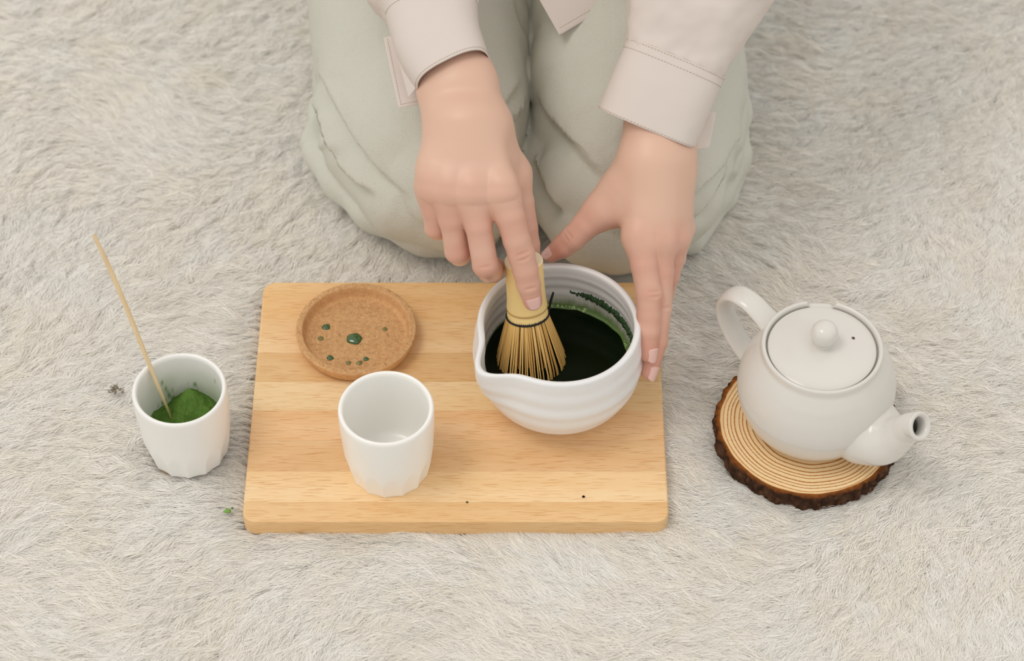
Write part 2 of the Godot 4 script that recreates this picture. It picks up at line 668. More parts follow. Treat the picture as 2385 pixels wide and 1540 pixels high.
func cups() -> void:
	var o := part("tea_cup", cup_mesh(), M.porcelain)
	o.position = CUP
	o.rotation.y = 0.13
	tag(o, "white handleless cup with fluted foot, empty, standing on the wooden board", "cup")
	var stain := noise(60.0, 101, 3)
	var film := noise(24.0, 102, 2)
	var tint := func(p: Vector3, _u: float, w: float) -> Color:
		var base := Color(0.965, 0.96, 0.945).srgb_to_linear()
		if w < 0.62:
			return base
		var low := clampf((0.064 - p.y) / 0.03, 0.0, 1.0)
		var q := clampf(film.get_noise_3dv(p) * 1.6 + 0.45, 0.0, 1.0) * low
		var c := base.lerp(Color8(168, 186, 140).srgb_to_linear(), q * 0.55)
		var sp := stain.get_noise_3dv(p) - 0.53 + 0.10 * low
		return c.lerp(Color8(124, 154, 92).srgb_to_linear(), clampf(sp * 9.0, 0.0, 1.0) * clampf((0.069 - p.y) * 300.0, 0.0, 1.0))
	var c2 := part("tea_cup", cup_mesh(tint), M.stained)
	c2.position = CUP2
	c2.rotation.y = 0.3
	tag(c2, "white handleless cup with fluted foot on the rug, holding green powder and a stick", "cup")
	# the heap of powder
	var lump := noise(55.0, 111, 4)
	var heap := func(u: float, w: float) -> Vector3:
		var a := u * TAU
		var r := 0.0300 * w
		var p := Vector2(r * cos(a), r * sin(a))
		var h := 0.0235 + 0.0235 * exp(-(p - Vector2(0.0045, -0.0160)).length_squared() / 0.00020) + 0.009 * exp(-(p - Vector2(0.020, -0.004)).length_squared() / 0.00010) - 0.004 * exp(-(p - Vector2(-0.016, 0.002)).length_squared() / 0.00015)
		h += 0.0030 * lump.get_noise_2dv(p) * 1.4 + 0.003 * absf(lump.get_noise_2d(p.x * 2.4, p.y * 2.4))
		return Vector3(p.x, h, p.y)
	var hp := part("matcha_powder", Sh.new().grid(128, 44, heap, true, true).done(), M.powder)
	hp.position = CUP2
	tag(hp, "heap of bright green powder inside the left white cup", "powder", "", "stuff")
	# the stick
	var a := Vector3(-0.3026, 0.1945, 0.0731)
	var b := Vector3(-0.2609, 0.0240, 0.1100)
	var pts := PackedVector3Array()
	for i in 24:
		var t := i / 23.0
		pts.push_back(a.lerp(b, t) + Vector3(0.0010 * sin(t * 5.0), 0.0012 * sin(t * 9.0), 0))
	var s := Sh.new()
	s.tube(pts, radii([0.0014, 0.0019, 0.0019, 0.0018, 0.0018, 0.0015, 0.0009], 24), 8)
	var grain := noise(900.0, 121, 2)
	for p in s.v:
		var dust := smoothstep(0.055, 0.030, p.y)
		var c := Color.WHITE.lerp(Color(0.80, 0.74, 0.66), 0.5 + 0.5 * grain.get_noise_2d(p.x * 3.0, p.y * 0.25))
		s.col.push_back(c.lerp(Color8(112, 134, 50).srgb_to_linear() * 1.4, dust * 0.75))
	var st := part("bamboo_stick", s.done(), M.skewer)
	tag(st, "thin pale bamboo stick leaning in the left cup with its tip in green powder", "stick")


# ---------------------------------------------------------------- bowl of tea
func spout(a: float, y: float) -> float:
	var da := wrapf(a - 2.50, -PI, PI)
	return exp(-pow(da / 0.25, 2)) * smoothstep(0.028, 0.086, y)


func bowl() -> void:
	var pr := PackedVector2Array()
	for q in curve2([Vector2(0.0, 0.0015), Vector2(0.028, 0.0015), Vector2(0.031, 0.0), Vector2(0.0355, 0.0008), Vector2(0.0460, 0.0075), Vector2(0.0545, 0.0170), Vector2(0.0605, 0.0285), Vector2(0.0640, 0.0410), Vector2(0.0650, 0.0520), Vector2(0.0642, 0.0640), Vector2(0.0628, 0.0745), Vector2(0.0620, 0.0810), Vector2(0.0614, 0.0842), Vector2(0.0598, 0.0856), Vector2(0.0576, 0.0852), Vector2(0.0564, 0.0828), Vector2(0.0567, 0.0740), Vector2(0.0580, 0.0620), Vector2(0.0581, 0.0500), Vector2(0.0562, 0.0380), Vector2(0.0500, 0.0220), Vector2(0.0380, 0.0120), Vector2(0.020, 0.0085), Vector2(0.0, 0.0080)], 8):
		pr.push_back(q)
	var mod := func(a: float, r: float, y: float, k: int) -> Vector3:
		var rr := r
		if r > 0.035:   # throwing rings
			var ph := y + 0.0009 * sin(a + 0.6)
			if k < 96:
				rr += (0.0004 + 0.00016 * sin(ph * 150.0)) * sin(ph * TAU / 0.0165 + 0.8) * smoothstep(0.012, 0.028, y) * (1.0 - smoothstep(0.070, 0.079, y))
			elif k > 116:
				rr += 0.00042 * sin(ph * TAU / 0.0112 + 1.0) * smoothstep(0.030, 0.045, y) * (1.0 - smoothstep(0.072, 0.080, y))
		rr += 0.0006 * sin(2.0 * a + 0.4)
		var e := spout(a, y)
		rr += 0.0150 * e
		return Vector3(rr * cos(a), y - 0.0030 * e, rr * sin(a))
	var o := part("tea_bowl", Sh.new().lathe(pr, 256, mod).done(), M.bowl)
	o.position = BOWL
	tag(o, "large white ridged bowl with pouring lip, holding dark green tea, on the board", "bowl")
	# the tea, with foam at its edge and a film and crust left on the wall
	var t := thing("matcha_tea", "dark green tea inside the white bowl with foam round its edge", "tea", BOWL + Vector3(0, 0.040, 0))
	var top := func(u: float, w: float) -> Vector3:
		var r := (0.0568 + 0.0006 * sin(2.0 * u * TAU + 0.4)) * w
		return Vector3(r * cos(u * TAU), 0.0009 * pow(w, 24), r * sin(u * TAU))
	part("liquid", Sh.new().grid(128, 24, top, true, true).done(), M.tea, t)
	var wob := noise(2.2, 131, 3)
	var froth := func(u: float, w: float) -> Vector3:
		var a := lerpf(-2.3, 0.75, u)
		var wide := (0.0036 + 0.0024 * wob.get_noise_1d(a * 0.5)) * smoothstep(-2.3, -2.0, a) * (1.0 - smoothstep(0.35, 0.75, a)) + 0.0002
		var r := 0.0574 + 0.0006 * sin(2.0 * a + 0.4) - wide * w
		return Vector3(r * cos(a), 0.0016 * sqrt(1.0 - w) + 0.0001, r * sin(a))
	part("foam", Sh.new().grid(160, 6, froth, false, true).done(), M.foam, t)
	rng.seed = 5
	var bub := Sh.new()
	for k in 150:
		var a: float
		if k < 95:
			a = rng.randf_range(-1.95, -1.15)
		elif k < 130:
			a = rng.randf_range(-0.35, 0.2)
		else:
			a = rng.randf_range(-2.2, 0.4)
		var r := 0.0566 + 0.0006 * sin(2.0 * a + 0.4) - rng.randf() * 0.0030
		var size := rng.randf_range(0.0003, 0.0007) if k % 10 else rng.randf_range(0.0009, 0.0013)
		ball(bub, Vector3(r * cos(a), 0.0008, r * sin(a)), size, 8, 5)
	var bm := part("bubble_foam", bub.done(), M.bubble, t)
	bm.set_meta("kind", "stuff")
	var ri := func(y: float) -> float:   # the wall's inside radius at a height
		for k in range(117, pr.size() - 1):
			if pr[k].y >= y and pr[k + 1].y < y:
				return pr[k].x
		return 0.056
	var crust := Sh.new()
	var lumps := noise(7.0, 141, 4)
	var bits := noise(430.0, 142, 3)
	var cr := func(u: float, w: float) -> Vector3:
		var a := lerpf(-1.50, 0.02, u)
		var swell := smoothstep(0.0, 0.3, u) * (1.0 - smoothstep(0.94, 1.0, u)) * 0.9 + 0.1
		var y := 0.0545 - 0.002 * u + 0.0012 * lumps.get_noise_1d(a * 1.7)
		var high := (0.0031 + 0.0020 * lumps.get_noise_1d(a * 4.0 + 9.0)) * (0.35 + 0.65 * swell)
		var yy := y + high * (w * 2.0 - 1.0)
		var deep := (0.0023 + 0.0012 * lumps.get_noise_1d(a * 6.0)) * swell * sqrt(maxf(0.0, 1.0 - pow(w * 2.0 - 1.0, 2)))
		var p := Vector3(cos(a) * 0.058, yy, sin(a) * 0.058)
		deep += 0.0016 * bits.get_noise_3dv(p) * swell
		yy += 0.0013 * bits.get_noise_3dv(p + Vector3(1, 2, 3))
		var r: float = ri.call(yy) + 0.0006 * sin(2.0 * a + 0.4) + 0.0004 - maxf(deep, -0.0002)
		return Vector3(r * cos(a), yy, r * sin(a))
	var ct := func(p: Vector3, _u: float, _w: float) -> Color:
		return Color.WHITE.lerp(Color(3.2, 2.8, 2.9), clampf(bits.get_noise_3dv(p * 0.8) * 2.4, 0.0, 1.0))
	crust.grid(300, 10, cr, false, true, ct)
	var c := part("matcha_crust", crust.done(), M.crust)
	c.position = BOWL
	tag(c, "ragged dark green crust stuck to the back right inner wall of the bowl", "crust", "", "stuff")
	var film := Sh.new()
	var fl := func(u: float, w: float) -> Vector3:
		var a := lerpf(-3.6, 0.75, u)
		var top_y := 0.0405 + (0.0125 if a > -1.55 else lerpf(0.004, 0.0125, smoothstep(-2.2, -1.4, a))) * (0.85 + 0.3 * lumps.get_noise_1d(a * 2.0)) * smoothstep(0.75, 0.45, a)
		var yy := lerpf(0.0400, top_y, w)
		var r: float = ri.call(yy) + 0.0006 * sin(2.0 * a + 0.4) - 0.00085 + 0.0009 * smoothstep(0.75, 1.0, w)
		return Vector3(r * cos(a), yy, r * sin(a))
	var ft := func(p: Vector3, u: float, w: float) -> Color:
		return Color8(104, 126, 72).lerp(Color8(196, 198, 186), clampf(w * 1.5 + 0.4 * lumps.get_noise_3dv(p * 14.0), 0.0, 1.0)).srgb_to_linear()
	film.grid(200, 8, fl, false, true, ft)
	var fo := part("tea_film", film.done(), M.stained)
	fo.position = BOWL
	tag(fo, "thin grey green tea film drying on the bowl wall above the liquid", "film", "", "stuff")


func ball(s: Sh, c: Vector3, r: float, nu := 12, nv := 8) -> void:
	var fn := func(u: float, w: float) -> Vector3:
		return c + r * Vector3(sin(w * PI) * cos(u * TAU), -cos(w * PI), sin(w * PI) * sin(u * TAU))
	s.grid(nu, nv, fn)


# ---------------------------------------------------------------- whisk
func whisk() -> void:
	var axis := Vector3(-0.066, 0.966, -0.25).normalized()
	var t := thing("bamboo_whisk", "bamboo tea whisk with hollow handle and black thread, held upright in the bowl", "whisk", Vector3(0.0144, 0.0520, 0.0696))
	t.basis = Basis(Quaternion(Vector3.UP, axis))
	var hp := curve2([Vector2(0.0152, 0.0470), Vector2(0.0154, 0.0476), Vector2(0.0156, 0.0488), Vector2(0.0153, 0.0510), Vector2(0.0148, 0.0580), Vector2(0.0145, 0.0700), Vector2(0.0145, 0.0840), Vector2(0.0146, 0.0884), Vector2(0.0144, 0.0892)], 5)
	var hm := func(a: float, r: float, y: float, _k: int) -> Vector3:
		var e := 1.0 + 0.012 * sin(3.0 * a + 1.0)
		return Vector3(r * e * cos(a), y, r * e * sin(a))
	part("handle", Sh.new().lathe(hp, 72, hm).done(), M.bamboo, t)
	var cp := curve2([Vector2(0.0145, 0.0891), Vector2(0.0138, 0.0896), Vector2(0.0108, 0.0894), Vector2(0.0082, 0.0890), Vector2(0.0076, 0.0880), Vector2(0.0074, 0.0840), Vector2(0.0072, 0.072), Vector2(0.0060, 0.0700), Vector2(0.0, 0.0700)], 4)
	part("cut_end", Sh.new().lathe(cp, 72, hm).done(), M.bamboo_cut, t)
	var sp := curve2([Vector2(0.0146, 0.0380), Vector2(0.0157, 0.0392), Vector2(0.0157, 0.0420), Vector2(0.0151, 0.0445), Vector2(0.0150, 0.0460), Vector2(0.0150, 0.0469), Vector2(0.0153, 0.0472)], 4)
	part("collar", Sh.new().lathe(sp, 72, hm).done(), M.bamboo, t)
	var gp := curve2([Vector2(0.01525, 0.0463), Vector2(0.0156, 0.0467), Vector2(0.01525, 0.0471)], 3)
	part("node_ring", Sh.new().lathe(gp, 72, hm).done(), mat(Color8(170, 128, 66), 0.7), t)
	# tines: an outer ring and a bunch inside it
	rng.seed = 77
	var shapes: Array[ArrayMesh] = []
	for k in 7:
		shapes.push_back(tine_mesh(0.0152, 0.0300 + rng.randfn(0.0, 0.0008), rng.randf_range(0.00042, 0.00066), rng.randfn(0.0, 0.0009)))
	for k in 4:
		shapes.push_back(tine_mesh(0.0105, 0.0125 + rng.randfn(0.0, 0.002), 0.0006, rng.randfn(0.0, 0.001)))
	for k in 84:
		var o := part("tine", shapes[rng.randi() % 7], M.tine if rng.randf() < 0.7 else M.tine_dark, t)
		o.rotation.y = (k + rng.randfn(0.0, 0.22)) * TAU / 84.0
	for k in 34:
		var o := part("tine", shapes[7 + rng.randi() % 4], M.tine_dark, t)
		o.rotation.y = (k + rng.randfn(0.0, 0.3)) * TAU / 34.0
	# black thread, wound in and out of the tines, and its loose loop
	var ring := PackedVector3Array()
	for k in 265:
		var a := TAU * k / 264.0
		var r := 0.0160 + 0.0001 * sin(a * 33.0)
		ring.push_back(Vector3(r * cos(a), 0.0393 + 0.00012 * sin(a * 33.0 + 1.0) + 0.0006 * cos(a - 1.2), r * sin(a)))
	var th := Sh.new()
	th.tube(ring, radii([0.0009, 0.0009], ring.size()), 8)
	for k in 66:
		var a := (k + 0.5) * TAU / 66.0
		var q := Vector3(0.0161 * cos(a), 0.0398, 0.0161 * sin(a))
		th.tube(PackedVector3Array([q, q + Vector3(0, 0.0016 + 0.0012 * rng.randf(), 0) * 0.8 - Vector3(cos(a), 0, sin(a)) * 0.0002]), PackedFloat32Array([0.0003, 0.0001]), 5)
	part("thread", th.done(), M.black, t)
	var tail := Sh.new()
	tail.tube(curve3([Vector3(0.0152, 0.0400, -0.004), Vector3(0.0168, 0.0425, -0.005), Vector3(0.0180, 0.0480, -0.0052), Vector3(0.0200, 0.0535, -0.006), Vector3(0.0206, 0.0545, -0.006), Vector3(0.0204, 0.0530, -0.0055), Vector3(0.0185, 0.0470, -0.0035), Vector3(0.0170, 0.0420, -0.0025), Vector3(0.0158, 0.0396, -0.001)], 6), radii([0.00055, 0.0006, 0.0006, 0.00055], 49), 7)
	part("thread_loop", tail.done(), M.black, t)


func tine_mesh(r0: float, r1: float, half: float, lean: float) -> ArrayMesh:
	var s := Sh.new()
	var n := 9
	for j in n + 1:
		var q := float(j) / n
		var y := lerpf(0.0400, -0.0130, q)
		var r := lerpf(r0, r1, pow(q, 0.92)) - (0.0030 * pow(maxf(0.0, q - 0.75) * 4.0, 2))
		var z := lean * q * q
		var hw := half * lerpf(1.0, 0.75, q)
		var th := 0.0003
		for c in [Vector2(th, hw), Vector2(th, -hw), Vector2(-th, -hw), Vector2(-th, hw)]:
			s.v.push_back(Vector3(r + c.x, y, z + c.y))
	for j in n:
		for i in 4:
			s.quad(j * 4 + i, j * 4 + (i + 1) % 4, j * 4 + i + 4, j * 4 + (i + 1) % 4 + 4)
	return facet(s, 40.0).done()


# ---------------------------------------------------------------- wood slice
func slice() -> void:
	var t := thing("wood_slice", "round slice of a tree trunk with rings and dark bark, under the teapot", "wood slice", SLICE)
	var w := 1024
	var im := Image.create(w, w, false, Image.FORMAT_RGB8)
	var wob := noise(0.9, 151, 2)
	var jit := noise(34.0, 152, 2)
	var widths := PackedFloat32Array()
	var edges := PackedFloat32Array([0.0])
	rng.seed = 31
	while edges[-1] < 1.2:
		var q := edges[-1]
		widths.push_back(rng.randf_range(0.7, 1.3) * lerpf(0.070, 0.036, clampf(q, 0.0, 1.0)))
		edges.push_back(q + widths[-1])
	var early := Color8(248, 222, 178)
	var early2 := Color8(238, 204, 152)
	var late := Color8(172, 106, 50)
	var look := PackedFloat32Array()   # place within its ring for each radius
	look.resize(2400)
	var at := 0
	for k in 2400:
		var r := k / 2000.0
		while edges[at + 1] < r:
			at += 1
		look[k] = (r - edges[at]) / widths[at]
	for j in w:
		for i in w:
			var p := Vector2(i - w / 2, j - w / 2) / (w / 2.0)
			var r := p.length()
			var d := p / maxf(r, 0.001)
			var rr := (p - Vector2(0.05, -0.06) * (1.0 - r)).length() * (1.0 + 0.018 * wob.get_noise_2d(d.x * 1.3 + r * 0.35, d.y * 1.3)) + 0.0030 * jit.get_noise_2dv(p)
			var f := look[clampi(int(rr * 2000.0), 0, 2399)]
			var c := early.lerp(early2, f)
			c = c.lerp(late, smoothstep(0.60, 0.86, f) * (1.0 - smoothstep(0.93, 1.0, f)) * 0.9)
			if r > 0.93:
				c = c.lerp(Color8(236, 196, 140), 0.4)
			im.set_pixel(i, j, c)
	var wood := mat(Color.WHITE, 0.65, 0.3)
	wood.albedo_texture = ImageTexture.create_from_image(im)
	var out := noise(1.4, 153, 3)
	var edge := func(a: float) -> float:
		return 0.0672 * (1.0 + 0.022 * out.get_noise_2d(cos(a) * 0.9, sin(a) * 0.9))
	var disc := Sh.new()
	var df := func(u: float, v: float) -> Vector3:
		var a := u * TAU
		var r: float = edge.call(a) * minf(v * 1.25, 1.0)
		return Vector3(r * cos(a), 0.012 if v < 0.81 else lerpf(0.0117, -0.006, (v - 0.81) / 0.19), r * sin(a))
	disc.grid(200, 20, df, true, true)
	for k in disc.v.size():
		disc.uv[k] = Vector2(disc.v[k].x, disc.v[k].z) / 0.0695 * 0.5 + Vector2(0.5, 0.5)
	part("wood", disc.done(), wood, t)
	var rough := noise(150.0, 154, 3)
	var plates := FastNoiseLite.new()
	plates.noise_type = FastNoiseLite.TYPE_CELLULAR
	plates.cellular_return_type = FastNoiseLite.RETURN_DISTANCE2_SUB
	plates.frequency = 75.0
	plates.seed = 155
	var bf := func(u: float, v: float) -> Vector3:
		var a := u * TAU
		var r0: float = edge.call(a)
		# from the top inner edge over the crown and down the outside
		var q := Vector2(r0 - 0.0004, 0.0119)
		var p0 := Vector3(cos(a) * r0, 0.02 * v, sin(a) * r0)
		var lump := rough.get_noise_3dv(p0)
		var crack := clampf((plates.get_noise_3d(p0.x, p0.y * 0.6, p0.z) + 1.0) * 3.0, 0.0, 1.0)
		var thick := 0.0038 + 0.0022 * out.get_noise_2d(cos(a) * 3.0 + 5.0, sin(a) * 3.0) + 0.0016 * lump
		if v < 0.3:
			q += Vector2(thick * (v / 0.3), 0.0005 * sin(v / 0.3 * PI) + 0.0006 * lump * (v / 0.3))
		else:
			var w2 := (v - 0.3) / 0.7
			q += Vector2(thick + 0.0012 * sin(w2 * PI) - (0.0022 * (1.0 - crack)) * smoothstep(0.0, 0.2, w2), -0.0195 * w2 + 0.0006 * lump)
		return Vector3(q.x * cos(a), q.y, q.x * sin(a))
	var bt := func(p: Vector3, _u: float, v: float) -> Color:
		var n := 0.5 + 0.5 * rough.get_noise_3dv(p * 1.3)
		var c := Color8(64, 42, 30).lerp(Color8(122, 88, 64), n)
		if v < 0.34:
			c = Color8(166, 100, 44).lerp(Color8(92, 54, 28), clampf(v / 0.3 + 0.8 * (n - 0.5), 0.0, 1.0))
		else:
			var crack := clampf((plates.get_noise_3d(p.x, p.y * 0.6, p.z) + 1.0) * 3.0, 0.0, 1.0)
			c = Color8(44, 28, 20).lerp(c, crack)
		return c.srgb_to_linear()
	var bark_m := mat(Color.WHITE, 0.85, 0.25)
	bark_m.vertex_color_use_as_albedo = true
	part("bark", Sh.new().grid(520, 26, bf, true, true, bt).done(), bark_m, t)


# ---------------------------------------------------------------- teapot
func teapot() -> void:
	var t := thing("teapot", "round glossy white teapot with a ball knob lid, standing on the wood slice", "teapot", POT)
	var pr := curve2([Vector2(0.0, 0.002), Vector2(0.034, 0.002), Vector2(0.0375, 0.0), Vector2(0.0425, 0.0025), Vector2(0.0500, 0.0100), Vector2(0.0562, 0.0210), Vector2(0.0596, 0.0340), Vector2(0.0601, 0.0450), Vector2(0.0580, 0.0570), Vector2(0.0538, 0.0680), Vector2(0.0492, 0.0765), Vector2(0.0464, 0.0812), Vector2(0.0458, 0.0845), Vector2(0.0454, 0.0866), Vector2(0.0442, 0.0876), Vector2(0.0428, 0.0870), Vector2(0.0421, 0.0850), Vector2(0.0419, 0.0815), Vector2(0.0400, 0.0805), Vector2(0.0380, 0.0790), Vector2(0.0380, 0.0700), Vector2(0.0400, 0.06), Vector2(0.0, 0.055)], 6)
	var mod := func(a: float, r: float, y: float, _k: int) -> Vector3:
		if y > 0.0822:   # the gap in the collar at the back
			var g := absf(wrapf(a + 1.50, -PI, PI))
			y = lerpf(0.0822, y, smoothstep(0.19, 0.26, g))
		return Vector3(r * cos(a), y, r * sin(a))
	part("body", Sh.new().lathe(pr, 220, mod).done(), M.pot, t)
	var lp := curve2([Vector2(0.0385, 0.0800), Vector2(0.0402, 0.0826), Vector2(0.0406, 0.0838), Vector2(0.0398, 0.0847), Vector2(0.034, 0.0866), Vector2(0.024, 0.0888), Vector2(0.012, 0.0901), Vector2(0.0, 0.0905)], 6)
	var lid := part("lid", Sh.new().lathe(lp, 120).done(), M.pot, t)
	var kp := curve2([Vector2(0.0075, 0.0895), Vector2(0.0068, 0.0912), Vector2(0.0066, 0.0926), Vector2(0.0080, 0.0945), Vector2(0.0098, 0.0980), Vector2(0.0103, 0.1015), Vector2(0.0096, 0.1055), Vector2(0.0075, 0.1086), Vector2(0.0042, 0.1104), Vector2(0.0, 0.1109)], 6)
	part("knob", Sh.new().lathe(kp, 60).done(), M.pot, lid)
	var vent := Sh.new()
	var vf := func(u: float, v: float) -> Vector3:
		var x := 0.0235 + 0.0013 * v * cos(u * TAU)
		var z := -0.006 + 0.0013 * v * sin(u * TAU)
		return Vector3(x, 0.0888 + 0.0002 - (sqrt(x * x + z * z) - 0.0243) * 0.19 + 0.0004 * (1.0 - v), z)
	vent.grid(20, 4, vf, true, true)
	part("vent_hole", vent.done(), mat(Color8(92, 72, 58), 0.8), lid)
	var dir := Vector3(0.72, 0, 0.69).normalized()
	var sp := curve3([dir * 0.039 + Vector3(0, 0.031, 0), dir * 0.053 + Vector3(0, 0.0310, 0), dir * 0.066 + Vector3(0, 0.0355, 0), dir * 0.0755 + Vector3(0, 0.0455, 0), dir * 0.0815 + Vector3(0, 0.0580, 0), dir * 0.0870 + Vector3(0, 0.0672, 0), dir * 0.0935 + Vector3(0, 0.0725, 0)], 8)
	var so := Sh.new()
	so.tube(sp, radii([0.0300, 0.0282, 0.0226, 0.0150, 0.0108, 0.0100, 0.0110], sp.size()), 40, Vector3.UP, Vector2.ONE, false)
	# turn the lip in and run the bore down
	var n := sp.size()
	var out := (sp[n - 1] - sp[n - 2]).normalized()
	var inner := PackedVector3Array([sp[n - 1], sp[n - 1] + out * 0.0011, sp[n - 1] + out * 0.0011, sp[n - 1] - out * 0.001, sp[n - 3], sp[n - 6], sp[n - 10]])
	var ir := PackedFloat32Array([0.0110, 0.0104, 0.0082, 0.0072, 0.0068, 0.0066, 0.0070])
	var base := so.v.size()
	var side := Vector3.UP.cross(out).normalized()
	for j in inner.size():
		for i in 40:
			var a := TAU * i / 40.0
			so.v.push_back(inner[j] + ir[j] * (side * cos(a) - out.cross(side) * sin(a)))
			so.uv.push_back(Vector2.ZERO)
	for j in inner.size() - 1:
		for i in 40:
			var a := base + j * 40 + i
			var b := base + j * 40 + (i + 1) % 40
			so.quad(a, b, a + 40, b + 40)
	part("spout", so.done(), M.pot, t)
	var hd := -dir
	var hpts := curve3([hd * 0.046 + Vector3(0, 0.0720, 0), hd * 0.056 + Vector3(0, 0.0765, 0), hd * 0.070 + Vector3(0, 0.0815, 0), hd * 0.084 + Vector3(0, 0.0795, 0), hd * 0.0925 + Vector3(0, 0.0690, 0), hd * 0.0930 + Vector3(0, 0.0550, 0), hd * 0.0855 + Vector3(0, 0.0395, 0), hd * 0.072 + Vector3(0, 0.0270, 0), hd * 0.056 + Vector3(0, 0.0210, 0)], 8)
	var ho := Sh.new()
	ho.tube(hpts, radii([0.0115, 0.0098, 0.0095, 0.0095, 0.0095, 0.0095, 0.0095, 0.0098, 0.0115], hpts.size()), 28, Vector3.UP, Vector2(1.0, 0.42))
	part("handle", ho.done(), M.pot, t)


# ---------------------------------------------------------------- small bits
func crumbs() -> void:
	rng.seed = 9
	crumb("matcha_crumb", Vector3(-0.2157, 0.0020, 0.1802), 0.0026, Color8(136, 176, 96), "small bright green crumb of powder lying on the rug left of the board", "crumb")
	crumb("matcha_crumb", Vector3(-0.2123, 0.0020, 0.1778), 0.0009, Color8(84, 120, 58), "tiny green speck beside the bright green crumb on the rug", "crumb")
	crumb("tea_speck", Vector3(0.0541, 0.0124, 0.1745), 0.0011, Color8(40, 32, 24), "tiny dark speck near the front right corner of the board", "speck")
	crumb("tea_speck", Vector3(-0.0339, 0.0124, 0.1796), 0.0009, Color8(96, 96, 40), "tiny olive speck near the front middle edge of the board", "speck")
	var s := Sh.new()
	for k in 22:
		var a := Vector3(rng.randfn(0, 0.0024), rng.randf() * 0.003, rng.randfn(0, 0.0016))
		var b := a + Vector3(rng.randfn(0, 0.0024), rng.randfn(0.001, 0.001), rng.randfn(0, 0.0016))
		s.tube(curve3([a, (a + b) * 0.5 + Vector3(0, 0.001, 0), b], 3), radii([0.0002, 0.0005, 0.0002], 7), 5)
	for k in 16:
		ball(s, Vector3(rng.randfn(0, 0.0026), rng.randf() * 0.003, rng.randfn(0, 0.0018)), rng.randf_range(0.0005, 0.0014), 7, 5)
	var o := part("dried_burr", s.done(), mat(Color8(150, 140, 124), 0.9))
	o.position = Vector3(-0.3126, 0.0030, 0.0650)
	tag(o, "small grey brown burr caught in the rug left of the powder cup", "burr")


func crumb(called: String, at: Vector3, size: float, c: Color, label: String, category: String) -> void:
	var s := Sh.new()
	var n := noise(1.3, rng.randi() % 999, 2)
	var fn := func(u: float, w: float) -> Vector3:
		var d := Vector3(sin(w * PI) * cos(u * TAU), -cos(w * PI), sin(w * PI) * sin(u * TAU))
		return d * Vector3(1.0, 0.55, 0.8) * size * (1.0 + 0.7 * n.get_noise_3dv(d))
	s.grid(16, 10, fn)
	var o := part(called, s.done(), mat(c, 0.9, 0.1))
	o.position = at
	tag(o, label, category)


